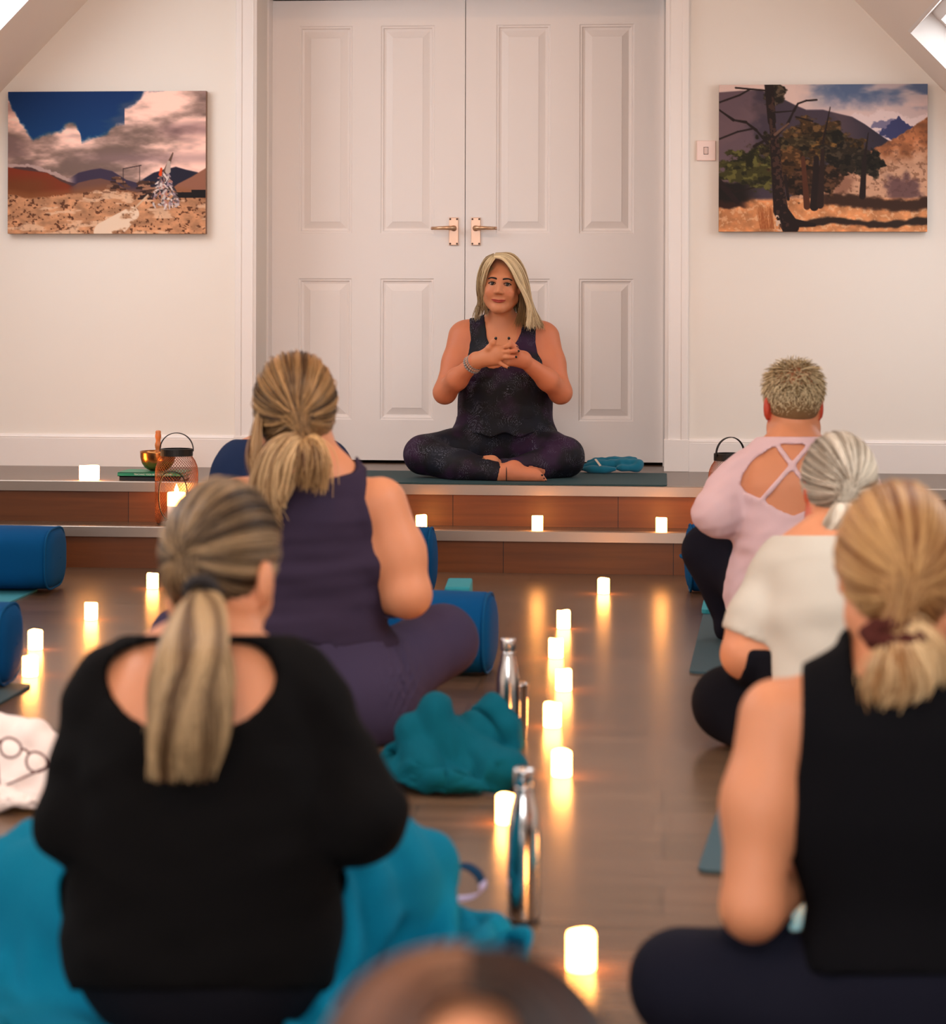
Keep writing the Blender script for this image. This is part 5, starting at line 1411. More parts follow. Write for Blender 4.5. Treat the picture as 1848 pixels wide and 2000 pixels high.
    for k, (bk, m, rb, R, n) in enumerate(((.034, 'bead_grey', .0052, .0340, 22), (.023, 'bead_rose', .0046, .0325, 24), (.0135, 'bead_grey', .0044, .0315, 24))):
        c = w(931, 704, 8.665) - fd * bk; a = np.linspace(0, 2 * math.pi, n, endpoint=False)
        V, F = join([ball(c + R * (math.cos(t) * e1 + math.sin(t) * e2), rb, 8, 6) for t in a]); obj('bead_bracelet', V, F, MATS[m], parent=body, smooth=True)
    a = np.linspace(0, 2 * math.pi, 32, endpoint=False)
    P = np.array([w(931, 704, 8.665) - fd * .002 + .0285 * (math.cos(t) * e1 + math.sin(t) * e2) for t in a]); V, F = tube(P, .0019, 6, closed=True); obj('wrist_cord', V, F, MATS['hair_tie'], parent=body, smooth=True)
    fd = w(1021, 702, 8.675) - w(1070, 742, 8.76); fd /= np.linalg.norm(fd); e1 = np.cross(fd, UP); e1 /= np.linalg.norm(e1); e2 = np.cross(fd, e1)
    P = np.array([w(1021, 702, 8.675) - fd * .006 + .0295 * (math.cos(t) * e1 + math.sin(t) * e2) for t in a]); V, F = tube(P, .0012, 6, closed=True); obj('bangle', V, F, MATS['gold'], parent=body, smooth=True)
    fd = RT; P = np.array([w(989, 925, 8.58) + .0385 * (math.cos(t) * AX + math.sin(t) * UP * 1.0) for t in a]); P[:, 2] = np.maximum(P[:, 2], zf + .001); V, F = tube(P, .0017, 6, closed=True); obj('anklet', V, F, MATS['hair_tie'], parent=body, smooth=True)
    P = np.array([w(943, 581, 8.86) + .007 * (math.cos(t) * RT + math.sin(t) * UP) for t in a[::2]]); V, F = tube(P, .0011, 6, closed=True); obj('earring', V, F, MATS['gold'], parent=body, smooth=True)
teacher()

# ================================================================== the class, seen from behind
def prayer(sd, el, er, tgt, r=.036):
    """forearms from both elbows to hands held before the chest"""
    for e, q in ((el, -1), (er, 1)):
        wv = tgt + RT * q * .035 - UP * .05
        m = (e + wv) / 2
        sd.cone(e, r * 1.12, m, r, .02, 'fore'); sd.cone(m, r, wv, r * .68, .03, 'fore')
        hand(sd, wv, UP + .2 * AX, -RT * q, q, 1.0, .12)
def crossed(sd, hl, hr, kl, kr, zf, rh=.095, rk=.066, ra=.036, fwd=.0):
    """folded legs: hips -> knees -> ankles crossed in front"""
    c = (kl + kr) / 2; sp = .10
    for h_, k_, q in ((hl, kl, -1), (hr, kr, 1)):
        sd.cone(h_, rh, k_, rk, .05, 'leg')
        an = np.array([c[0] - q * sp, c[1] - .0 + fwd + .03 * q, zf + .045])
        md = (k_ + an) / 2 + AX * .02; md[2] = max(md[2], zf + .05)
        sd.cone(k_, rk, md, rk * .82, .04, 'leg'); sd.cone(md, rk * .82, an, ra, .03, 'leg')
        foot(sd, an, an + np.array([-q * .16, .03, -.012]), (0, 0, 1), q)

def plum():
    """person in the plum tank top, second row left"""
    sd = Sdf(); w = W; D = 5.05; fl_ = lambda k: (AX, k); s = 869.
    sd.cone(w(560, 1362, 5.06), .125, w(690, 1362, 5.06), .125, .06, 'hip', fl_(.95))
    sd.cone(w(622, 1350, 5.06), .180, w(610, 1240, 5.06), .148, .06, 'torso', fl_(.72))
    sd.cone(w(610, 1240, 5.06), .148, w(605, 1140, 5.06), .132, .05, 'torso', fl_(.70))
    sd.cone(w(606, 1090, 5.07), .160, w(602, 1010, 5.07), .150, .05, 'torso', fl_(.70))
    sd.cone(w(602, 1010, 5.07), .145, w(600, 955, 5.08), .105, .05, 'torso', fl_(.70))
    sd.cone(w(494, 1000, 5.08), .042, w(708, 1000, 5.06), .042, .04, 'torso')
    for q, x in ((-1, 490), (1, 706)): sd.cone(w(606 + q * 18, 948, 5.09), .034, w(x, 988, 5.07), .032, .04, 'torso')
    for x in (500, 722): sd.ell(w(x, 1090, 5.06), (.052, .06, .045), .04, 'torso')
    sd.cone(w(592, 860, 5.10), .056, w(604, 935, 5.09), .064, .04, 'neck')
    for q, sh, mid, el in ((1, w(742, 985, 5.05), w(778, 1080, 5.04), w(796, 1158, 5.02)), (-1, w(462, 985, 5.07), w(432, 1080, 5.06), w(414, 1158, 5.05))):
        sd.cone(sh, .062, mid, .055, .02, 'arm'); sd.cone(mid, .055, el, .051, .04, 'arm')
    prayer(sd, w(796, 1162, 5.02), w(414, 1162, 5.05), w(602, 1090, 5.42), .046) if False else prayer(sd, w(414, 1162, 5.05), w(796, 1162, 5.02), w(602, 1090, 5.42), .046)
    kr = w(862, 1252, 5.28); kl = w(360, 1252, 5.30)
    crossed(sd, w(540, 1350, 5.10), w(708, 1348, 5.08), kl, kr, 0.0, .108, .070, .040)
    sd.cone(kr, .062, w(740, 1372, 5.22), .044, .04, 'leg')
    A = axes(AX + RT * -.05 + UP * -.28, (0, 0, 1), .03); hc = w(577, 806, 5.12); sc = 1.03
    head(sd, hc, A, sc)
    def tank(f):
        px, py, d = f.pix(); k = np.float32(1 / 869.)
        rA = poly_in(px, py, [(1000, 860), (722, 860), (716, 925), (718, 960), (724, 1010), (740, 1055), (760, 1090), (775, 1108), (1000, 1108)])
        lA = poly_in(px, py, [(200, 860), (482, 860), (488, 925), (486, 960), (480, 1010), (464, 1055), (446, 1090), (430, 1108), (200, 1108)])
        nk = poly_in(px, py, [(560, 800), (556, 925), (600, 940), (655, 932), (692, 922), (700, 800)])
        return np.maximum(np.maximum(np.maximum(-rA, -lA), -nk), py - 1262 - 8 * np.sin(px * .02)) * k
    def fold(f):
        return .004 * wr(f.X * .5, f.Y * .5, f.Z * 2.2, 30, 13) + .0028 * wr(f.X * .4, f.Y, f.Z * 3.0, 48, 14)
    def lfold(f):
        px, py, d = f.pix(); t = np.exp(-((px - 782) / 34.) ** 2 - ((py - 1330) / 60.) ** 2)
        return .002 * wr(f.X, f.Y, f.Z, 40, 23) + .007 * t * np.sin((px + .45 * py) * .42)
    td = np.array([0.06, -.88, -.48]); tp = w(592, 858, 4.985)
    parts = [cap_mesh(hc, A, (.0855, .106, .103), sc, col='#4a3017', nape=-.12)]
    P, c = cap_strands(hc, A, (.0865, .107, .109), td, tp, 1500, s=sc, seed=2, lift=.010, nape=-.86, bundle=.016, loose=.004)
    parts.append(strands(P, .0015, hcols(len(P), '#3a2412', '#b98d5c', 1.8, .55, 2, c)))
    T1 = [[(590, 856, 4.985), (560, 850, 4.965), (525, 872, 4.955), (505, 915, 4.955), (498, 960, 4.955), (520, 1000, 4.955), (545, 1035, 4.955)], [(592, 858, 4.98), (570, 858, 4.95), (545, 885, 4.935), (530, 930, 4.935), (528, 975, 4.94), (538, 1015, 4.945)], [(594, 860, 4.98), (585, 870, 4.94), (570, 900, 4.925), (562, 935, 4.93), (556, 960, 4.935)]]
    P, c = guide_strands(T1, 620, seed=8, jit=.005); parts.append(strands(P, .0015, hcols(len(P), '#6e4522', '#dfb988', 1.6, .45, 8, c)))
    T2 = [[(595, 858, 4.98), (590, 875, 4.935), (588, 905, 4.92), (584, 945, 4.925)], [(598, 856, 4.98), (605, 868, 4.935), (612, 900, 4.925), (608, 945, 4.93)], [(600, 855, 4.98), (622, 862, 4.95), (636, 900, 4.945), (636, 960, 4.945)]]
    P, c = guide_strands(T2, 620, seed=9, jit=.006); parts.append(strands(P, .0015, hcols(len(P), '#5e3a1c', '#d3a873', 1.6, .5, 9, c)))
    S1 = [[(505, 800, 5.10), (494, 850, 5.06), (490, 900, 5.03), (505, 945, 5.0)], [(512, 780, 5.06), (505, 850, 5.02), (505, 900, 5.0), (520, 940, 4.98)]]
    P, c = guide_strands(S1, 160, seed=10, jit=.004); parts.append(strands(P, .0015, hcols(len(P), '#5e3a1c', '#cfa676', 1.6, .5, 10, c)))
    P, c = guide_strands([[(596, 862, 4.98), (585, 895, 4.93), (572, 940, 4.93), (553, 985, 4.94)], [(597, 862, 4.98), (588, 900, 4.928), (576, 945, 4.93), (556, 990, 4.94)]], 16, seed=31, jit=.001); parts.append(strands(P, .0013, hcols(len(P), '#a88052', '#e0c094', 1.5, .4, 31, c)))
    body = build('person with a loose blonde-brown ponytail in a plum tank top, seated cross-legged', sd, .008, w(620, 1440, 5.1) * [1, 1, 0], 0.0,
          [('tank_top', {'torso', 'hip', 'neck'}, .007, tank, fold, 'plum_jersey'), ('leggings', {'leg', 'hip', 'torso'}, .005, 0.25, lfold, 'plum_legging')], hairs=joinc(parts))
plum()

def black_top():
    """person in the black long-sleeved top, front left"""
    sd = Sdf(); w = W; fl_ = lambda k: (AX, k)
    sd.cone(w(335, 1828, 3.07), .115, w(462, 1828, 3.07), .115, .06, 'hip', fl_(.95))
    sd.cone(w(398, 1815, 3.07), .168, w(392, 1660, 3.07), .152, .06, 'torso', fl_(.72))
    sd.cone(w(392, 1660, 3.07), .152, w(394, 1520, 3.09), .154, .05, 'torso', fl_(.70))
    sd.cone(w(394, 1520, 3.09), .154, w(398, 1415, 3.12), .142, .05, 'torso', fl_(.68))
    sd.cone(w(398, 1415, 3.12), .130, w(402, 1345, 3.14), .09, .05, 'torso', fl_(.70))
    sd.cone(w(224, 1378, 3.13), .042, w(588, 1380, 3.13), .042, .04, 'torso')
    sd.cone(w(372, 1288, 3.16), .034, w(216, 1336, 3.14), .036, .03, 'torso'); sd.cone(w(458, 1288, 3.16), .034, w(588, 1334, 3.14), .036, .03, 'torso')
    sd.cone(w(440, 1150, 3.22), .050, w(418, 1292, 3.17), .056, .03, 'neck')
    for sh, mid, el in ((w(212, 1395, 3.12), w(178, 1500, 3.10), w(154, 1602, 3.07)), (w(606, 1395, 3.12), w(662, 1500, 3.10), w(706, 1592, 3.06))):
        sd.cone(sh, .054, mid, .046, .02, 'arm'); sd.cone(mid, .046, el, .043, .02, 'arm')
    prayer(sd, w(156, 1608, 3.07), w(706, 1600, 3.06), w(405, 1500, 3.46), .044)
    crossed(sd, w(330, 1810, 3.12), w(470, 1810, 3.12), w(70, 1745, 3.36), w(775, 1725, 3.38), 0.0, .082, .064, .036)
    A = axes(AX + RT * .34 + UP * -.52, (0, 0, 1), -.02); hc = w(434, 1108, 3.24); sc = .985
    head(sd, hc, A, sc)
    sd.ell(w(518, 1140, 3.175), (.012, .02, .034), .008, 'head')
    def top(f):
        px, py, d = f.pix(); k = np.float32(1 / 1400.)
        hole = np.where(d < 3.16, poly_in(px, py, [(208, 1325), (212, 1298), (235, 1272), (280, 1258), (320, 1256), (450, 1256), (500, 1262), (528, 1288), (538, 1322), (530, 1352), (505, 1385), (470, 1410), (430, 1424), (330, 1428), (290, 1420), (250, 1395), (222, 1362)]), 99.)
        nk = py - 1240 + np.abs(px - 415) * -.0
        return np.maximum(np.maximum(-hole, -nk), py - 1935) * k
    fold = lambda f: .005 * wr(f.X * .6, f.Y * .6, f.Z * 1.6, 26, 33) + .003 * wr(f.X, f.Y, f.Z * 2, 48, 34)
    td = np.array([-.20, -.90, -.38]); tp = w(392, 1150, 3.128)
    parts = [cap_mesh(hc, A, (.0805, .101, .0975), sc, col='#4a3220', nape=-.10)]
    P, c = cap_strands(hc, A, (.0815, .102, .1045), td, tp, 1600, s=sc, seed=12, lift=.006, nape=-.84, bundle=.012)
    parts.append(strands(P, .0015, hcols(len(P), '#2c1a0c', '#a98863', 1.8, .54, 12, c)))
    P, c = tail_strands([tp, w(392, 1180, 3.06), w(385, 1260, 2.985), w(372, 1350, 2.955), w(362, 1430, 2.945), w(352, 1525, 2.945)], (.012, .028, .046, .054, .056, .044), 1700, seed=13, taper_len=.38, wave=.006)
    parts.append(strands(P, .0017, hcols(len(P), '#4c2f16', '#b4946c', 2.3, .52, 13, c)))
    body = build('person in a black open-backed top with long ponytail, teal blanket over the knees', sd, .0085, w(398, 2005, 3.05) * [1, 1, 0], 0.0,
          [('long_sleeved_top', {'torso', 'hip', 'neck', 'arm', 'fore'}, .012, top, fold, 'black_jersey'), ('leggings', {'leg', 'hip', 'torso'}, .003, 0.10, None, 'black_legging')], hairs=joinc(parts))
    a = np.linspace(0, 2 * math.pi, 24, endpoint=False); dirn = w(391, 1176, 3.09) - tp; dirn /= np.linalg.norm(dirn); e1 = np.cross(dirn, RT); e1 /= np.linalg.norm(e1); e2 = np.cross(dirn, e1)
    P = np.array([w(392, 1156, 3.118) + .019 * (math.cos(t) * e1 + math.sin(t) * e2) for t in a]); V, F = tube(P, .0075, 8, closed=True); obj('hair_tie', V, F, MATS['hair_tie'], parent=body, smooth=True)
    V, F = tube([w(374, 1146, 3.12), w(420, 1152, 3.118), w(436, 1158, 3.125)], [.004, .006, .003], 8); obj('hair_tie', V, F, MATS['hair_tie'], parent=body, smooth=True)
black_top()

# bright teal blanket over that person's lap and knees, its wings fanned out on the floor at both sides
b = W
sol = [('c', b(335, 1828, 3.07), .128, b(462, 1828, 3.07), .128), ('c', b(398, 1815, 3.07), .165, b(394, 1520, 3.09), .16)]
for hx, kx, ky, kd in ((330, 70, 1742, 3.36), (470, 775, 1722, 3.38)):
    sol.append(('c', b(hx, 1810, 3.12), .108, b(kx, ky, kd), .080)); sol.append(('c', b(kx, ky, kd), .082, b(420, 1850, 3.56), .070))
sol.append(('e', b(400, 1830, 3.42), np.array([.20, .16, .11])))
cB = b(415, 1700, 3.36); nx, ny = 96, 62
x0 = grid([cB[0], cB[1], .275], RT, AX, 1.30, .84, nx, ny)
u_ = np.linspace(-.5, .5, nx)[:, None] * 1.30; v_ = np.linspace(-.5, .5, ny)[None, :] * .84
alive = ~((np.abs(u_ + .015) < .150) & (v_ < -.18))
alive &= ~((u_ > .40) & (v_ < -.30))
xx = drape(x0, sol, 0.0, 64, alive=alive, seed=12, jitter=.002, bend=.12, slack=1.22, foot=(cB[:2] + np.array([-.02, -.06]), .50, .44, 1.5))
xx = pleat(xx, [((34, 18, 8), .028, 23, 1.1), ((-30, 14, 26), .009, 28, 1.2)])
sheet('fleece_blanket', xx, 'bright_teal_fleece', 'bright teal fleece blanket draped over the knees of the person in the black open-backed top', 'blanket', alive=alive, thick=.008)

def pink():
    sd = Sdf(); w = W; fl_ = lambda k: (AX, k)
    sd.cone(w(1510, 1165, 6.40), .110, w(1600, 1165, 6.40), .110, .06, 'hip', fl_(.95))
    sd.cone(w(1552, 1160, 6.40), .165, w(1550, 1060, 6.40), .140, .06, 'torso', fl_(.72))
    sd.cone(w(1550, 1060, 6.40), .142, w(1550, 960, 6.41), .150, .05, 'torso', fl_(.68))
    sd.cone(w(1550, 960, 6.41), .145, w(1550, 905, 6.43), .105, .05, 'torso', fl_(.68))
    sd.cone(w(1456, 918, 6.44), .040, w(1644, 918, 6.44), .040, .04, 'torso')
    for q in (-1, 1): sd.cone(w(1550 + q * 16, 876, 6.45), .034, w(1550 + q * 90, 906, 6.44), .032, .04, 'torso')
    sd.cone(w(1551, 800, 6.48), .052, w(1550, 880, 6.45), .058, .04, 'neck')
    for q in (-1, 1):
        sh, mid, el = w(1550 + q * 108, 930, 6.43), w(1550 + q * 133, 970, 6.41), w(1550 + q * 150, 1000, 6.38)
        sd.cone(sh, .052, mid, .049, .02, 'arm'); sd.cone(mid, .049, el, .048, .03, 'arm')
    prayer(sd, w(1400, 1002, 6.38), w(1700, 1002, 6.38), w(1550, 950, 6.72), .046)
    sd.cone(w(1400, 1004, 6.38), .052, w(1445, 1000, 6.45), .052, .03, 'fore')
    kl = w(1388, 1078, 6.62); kr = w(1712, 1078, 6.62)
    for h_, k_, q in ((w(1500, 1150, 6.45), kl, -1), (w(1605, 1150, 6.45), kr, 1)):
        sd.cone(h_, .10, k_, .072, .05, 'leg'); an = w(1550 + q * 112, 1226, 6.58); sd.cone(k_, .070, an, .046, .04, 'leg')
        foot(sd, an + np.array([0, 0, -.005]), an + np.array([-q * .15, .06, -.012]), (0, 0, 1), q)
    A = axes(AX + UP * -.12, (0, 0, 1), .0); hc = w(1550, 796, 6.49); sc = 1.0
    head(sd, hc, A, sc, ears=False)
    for q in (-1, 1): sd.ell(w(1550 + q * 52, 797, 6.465), (.010, .022, .034), .008, 'head')
    def top(f):
        px, py, d = f.pix(); k = np.float32(1 / 690.)
        L = [(1550, 869), (1522, 866), (1508, 874), (1470, 900), (1450, 930), (1446, 946), (1456, 960), (1490, 976), (1515, 992), (1550, 1008)]
        pl = L + [(3100 - x, y) for x, y in L[::-1]]
        hole = np.where(d < 6.44, poly_in(px, py, pl), 99.)
        st = lambda a, b_: (np.hypot(px - a[0] - np.clip(((px - a[0]) * (b_[0] - a[0]) + (py - a[1]) * (b_[1] - a[1])) / ((b_[0] - a[0]) ** 2 + (b_[1] - a[1]) ** 2), 0, 1) * (b_[0] - a[0]),
                                     py - a[1] - np.clip(((px - a[0]) * (b_[0] - a[0]) + (py - a[1]) * (b_[1] - a[1])) / ((b_[0] - a[0]) ** 2 + (b_[1] - a[1]) ** 2), 0, 1) * (b_[1] - a[1])) - 5.0)
        str_ = np.minimum(np.minimum(st((1517, 868), (1598, 978)), st((1583, 868), (1490, 975))), 99)
        hole = np.maximum(hole, -str_)
        return np.maximum(np.maximum(-hole, 853 - py), py - 1228) * k
    sd.cone(w(1552, 1190, 6.38), .165, w(1550, 1075, 6.39), .150, .05, 'shirt', fl_(.75))
    fold = lambda f: .005 * wr(f.X * .7, f.Y * .7, f.Z * 1.3, 34, 53) + .003 * wr(f.X, f.Y, f.Z * 2.2, 62, 54)
    r = np.random.default_rng(5); parts = [cap_mesh(hc, A, (.0775, .098, .087), sc, col='#7a6040', nape=-.052)]
    n = 3400; Dv = r.normal(size=(n * 4, 3)); Dv /= np.linalg.norm(Dv, axis=1)[:, None]; Dv = Dv[(Dv[:, 2] > -.93) & ~((Dv[:, 1] > .45) & (Dv[:, 2] < .4))][:n]; n = len(Dv)
    down = np.stack([Dv[:, 0] * .25, np.full(n, -.25), -np.ones(n) * .8], 1); sw = r.normal(size=(n, 3)) * .5
    tang = down + sw; tang -= Dv * (tang * Dv).sum(1)[:, None]; tang /= np.linalg.norm(tang, axis=1)[:, None] + 1e-6
    ln = .018 + .022 * r.random(n) * np.clip(.6 + Dv[:, 2], .35, 1.4); t = np.linspace(0, 1, 7)
    ro = Dv * np.array([.077, .0975, .0865]); lift = (.35 + .5 * np.clip(Dv[:, 2] + .2, 0, 1))[:, None, None]
    P = ro[:, None] + t[None, :, None] * ln[:, None, None] * (tang[:, None] * (1 - .2 * t[None, :, None]) + Dv[:, None] * lift * (1 - .4 * t[None, :, None]))
    P = hc + sc * (P[..., :1] * A[0] + (P[..., 1:2] - .012) * A[1] + (P[..., 2:] + .035) * A[2])
    parts.append(strands(P, .0013, hcols(n, '#7d6440', '#e2cda4', 1.5, .45, 15)))
    build('person with short tousled hair in a sheer pink top with cut-out back', sd, .0075, w(1550, 1262, 6.4) * [1, 1, 0], .0068,
          [('sheer_top', {'torso', 'hip', 'neck', 'arm', 'fore', 'shirt'}, .010, top, fold, 'pink_sheer'), ('leggings', {'leg', 'hip', 'torso'}, .005, 0.2, lambda f: .002 * wr(f.X, f.Y, f.Z, 40, 55), 'navy_legging')],
          colour=lambda V, C: np.where((np.abs((V - hc) @ A[0]) > .068)[:, None] & (np.abs((V - hc) @ A[2]) < .04)[:, None], lin('#b8442e'), C), hairs=joinc(parts))
pink()

def sage():
    sd = Sdf(); w = W; fl_ = lambda k: (AX, k)
    sd.cone(w(1590, 1350, 4.90), .118, w(1700, 1350, 4.90), .118, .06, 'hip', fl_(.95))
    sd.cone(w(1645, 1345, 4.90), .165, w(1640, 1230, 4.92), .155, .06, 'torso', fl_(.75))
    sd.cone(w(1640, 1230, 4.92), .155, w(1640, 1140, 4.97), .150, .05, 'torso', fl_(.72))
    sd.cone(w(1640, 1140, 4.97), .140, w(1640, 1095, 5.00), .100, .05, 'torso', fl_(.72))
    sd.cone(w(1535, 1122, 5.0), .050, w(1745, 1122, 5.0), .050, .06, 'torso')
    for q in (-1, 1): sd.cone(w(1640 + q * 22, 1068, 5.02), .042, w(1640 + q * 98, 1105, 5.01), .042, .06, 'torso')
    sd.cone(w(1632, 985, 5.07), .054, w(1638, 1075, 5.03), .060, .04, 'neck')
    for q in (-1, 1):
        sh, mid, el = w(1640 + q * 122, 1140, 4.99), w(1640 + q * 162, 1215, 4.95), w(1640 + q * 184, 1276, 4.92)
        sd.cone(sh, .062, mid, .056, .02, 'arm'); sd.cone(mid, .056, el, .052, .04, 'arm')
    prayer(sd, w(1458, 1280, 4.92), w(1824, 1280, 4.92), w(1640, 1180, 5.30), .046)
    kl = w(1424, 1372, 5.02); kr = w(1858, 1372, 5.02)
    crossed(sd, w(1590, 1365, 4.95), w(1700, 1365, 4.95), kl, kr, 0.0, .082, .066, .038, .14)
    sd.cone(w(1426, 1378, 5.02), .060, w(1475, 1448, 4.93), .044, .04, 'leg')
    A = axes(AX + RT * -.10 + UP * -.42, (0, 0, 1), .0); hc = w(1638, 955, 5.08); sc = 1.0
    head(sd, hc, A, sc)
    def top(f):
        px, py, d = f.pix(); k = np.float32(1 / 889.)
        el = np.maximum(-( (px - 1424) * .42 + (1262 - py) * 1.0 - 0) , np.float32(-400))
        lsl = np.where(px < 1505, (py - 1232) - (px - 1428) * .42, -300.)
        rsl = np.where(px > 1775, (py - 1232) + (px - 1852) * .42, -300.)
        return np.maximum(np.maximum(np.maximum(lsl, rsl), 1046 - py), py - 1400) * k
    sd.cone(w(1522, 1150, 4.99), .062, w(1468, 1238, 4.94), .062, .03, 'shirt'); sd.cone(w(1758, 1150, 4.99), .062, w(1812, 1238, 4.94), .062, .03, 'shirt')
    fold = lambda f: .005 * wr(f.X * .7, f.Y * .7, f.Z * .9, 26, 63) + .002 * wr(f.X, f.Y, f.Z, 60, 64)
    td = np.array([.05, -.86, -.50]); tp = w(1642, 990, 4.96)
    parts = [cap_mesh(hc, A, (.0805, .101, .098), sc, col='#6e6253', nape=-.09)]
    P, c = cap_strands(hc, A, (.0815, .102, .105), td, tp, 1400, s=sc, seed=22, lift=.006, nape=-.84, bundle=.012)
    parts.append(strands(P, .0015, hcols(len(P), '#6d5d4b', '#dccdb8', 1.5, .48, 22, c)))
    P, c = tail_strands([tp, w(1650, 985, 4.935), w(1640, 1015, 4.925), w(1626, 1045, 4.93), w(1622, 1075, 4.94)], (.010, .022, .030, .026, .012), 500, seed=23)
    parts.append(strands(P, .0016, hcols(len(P), '#96816a', '#eadcc8', 1.6, .4, 23, c)))
    body = build('person with ash-grey tied hair in a sage T-shirt, seated behind the person in pink', sd, .0085, w(1640, 1470, 4.9) * [1, 1, 0], .0068,
          [('t_shirt', {'torso', 'hip', 'neck', 'arm', 'shirt'}, .008, top, fold, 'sage_jersey'), ('leggings', {'leg', 'hip', 'torso'}, .005, 0.2, None, 'black_legging')],
          colour=lambda V, C: np.where(((np.abs((V - hc) @ A[0]) > .074) & (np.linalg.norm(V - hc, axis=1) < .11))[:, None], lin('#c05a3c'), C), hairs=joinc(parts))
sage()

def black_tank():
    sd = Sdf(); w = W; fl_ = lambda k: (AX, k)
    sd.cone(w(1735, 1890, 3.0), .100, w(1815, 1890, 3.0), .100, .06, 'hip', fl_(.95))
    sd.cone(w(1774, 1885, 3.0), .122, w(1774, 1760, 3.0), .088, .04, 'torso', fl_(.78))
    sd.cone(w(1774, 1760, 3.0), .088, w(1764, 1600, 3.01), .128, .04, 'torso', fl_(.72))
    sd.cone(w(1764, 1600, 3.01), .130, w(1764, 1470, 3.03), .136, .05, 'torso', fl_(.70))
    sd.cone(w(1764, 1470, 3.03), .130, w(1762, 1385, 3.05), .095, .05, 'torso', fl_(.72))
    sd.cone(w(1590, 1395, 3.04), .047, w(1938, 1395, 3.04), .047, .05, 'torso')
    for q in (-1, 1): sd.cone(w(1762 + q * 36, 1348, 3.06), .034, w(1762 + q * 150, 1384, 3.05), .034, .04, 'torso')
    sd.cone(w(1755, 1180, 3.12), .052, w(1760, 1320, 3.07), .058, .04, 'neck')
    for q in (-1, 1):
        sh, mid, el = w(1764 + q * 244, 1402, 3.03), w(1764 + q * 278, 1570, 3.0), w(1764 + q * 294, 1768, 2.97)
        sd.cone(sh, .053, mid, .046, .02, 'arm'); sd.cone(mid, .046, el, .041, .04, 'arm')
    prayer(sd, w(1470, 1775, 2.97), w(2058, 1775, 2.97), w(1764, 1520, 3.36), .034)
    kl = w(1338, 1922, 3.02); kr = w(2190, 1922, 3.02)
    crossed(sd, w(1725, 1985, 3.0), w(1820, 1985, 3.0), kl, kr, 0.0, .082, .062, .036, .16)
    A = axes(AX + RT * .0 + UP * -.40, (0, 0, 1), .0); hc = w(1752, 1122, 3.10); sc = .99
    head(sd, hc, A, sc)
    def top(f):
        px, py, d = f.pix(); k = np.float32(1 / 1476.)
        L = [(1300, 1290), (1566, 1290), (1566, 1420), (1562, 1480), (1550, 1545), (1540, 1600), (1520, 1640), (1300, 1640)]
        lA = poly_in(px, py, L); rA = poly_in(3528 - px, py, L)
        nk = poly_in(px, py, [(1660, 1200), (1668, 1312), (1700, 1340), (1760, 1352), (1824, 1340), (1856, 1312), (1864, 1200)])
        return np.maximum(np.maximum(np.maximum(-lA, -rA), -nk), py - 1905) * k
    fold = lambda f: .004 * wr(f.X * .7, f.Y * .7, f.Z * 1.3, 26, 73)
    td = np.array([.0, -.84, -.55]); tp = w(1748, 1235, 2.985)
    parts = [cap_mesh(hc, A, (.0795, .100, .0975), sc, col='#6b4a28', nape=-.10)]
    P, c = cap_strands(hc, A, (.0805, .101, .1045), td, tp, 1500, s=sc, seed=32, lift=.008, nape=-.86, bundle=.016)
    parts.append(strands(P, .0016, hcols(len(P), '#7d4a24', '#cfa068', 1.6, .48, 32, c)))
    T1 = [[(1748, 1236, 2.985), (1740, 1262, 2.955), (1722, 1290, 2.945), (1704, 1330, 2.945), (1712, 1368, 2.95)], [(1750, 1236, 2.985), (1750, 1262, 2.945), (1755, 1300, 2.925), (1760, 1340, 2.93), (1745, 1362, 2.945)], [(1756, 1236, 2.985), (1775, 1258, 2.95), (1795, 1290, 2.945), (1795, 1330, 2.95), (1780, 1350, 2.955)], [(1762, 1228, 2.99), (1800, 1222, 2.965), (1838, 1262, 2.97), (1850, 1300, 2.98), (1845, 1320, 2.985)]]
    P, c = guide_strands(T1, 1000, seed=34, jit=.006); parts.append(strands(P, .0017, hcols(len(P), '#98622f', '#e8c594', 1.5, .45, 34, c)))
    body = build('person with tied fair hair in a black tank top at the right edge', sd, .0085, w(1764, 1990, 2.98) * [1, 1, 0], .0068,
          [('tank_top', {'torso', 'hip', 'neck'}, .011, top, fold, 'black_tank'), ('leggings', {'leg', 'hip', 'torso'}, .004, 0.12, lambda f: .002 * wr(f.X, f.Y, f.Z, 30, 75), 'navy_legging')],
          hairs=joinc(parts))
    a = np.linspace(0, 2 * math.pi, 40, endpoint=False)
    P = np.array([w(1748, 1240, 2.965) + .034 * math.cos(t) * RT + .018 * math.sin(t) * (UP * .5 + AX * .86) for t in a]); V, F = tube(P, .0125 + .002 * np.sin(a * 9), 10, closed=True); obj('scrunchie', V, F, MATS['scrunchie'], parent=body, smooth=True)
black_tank()

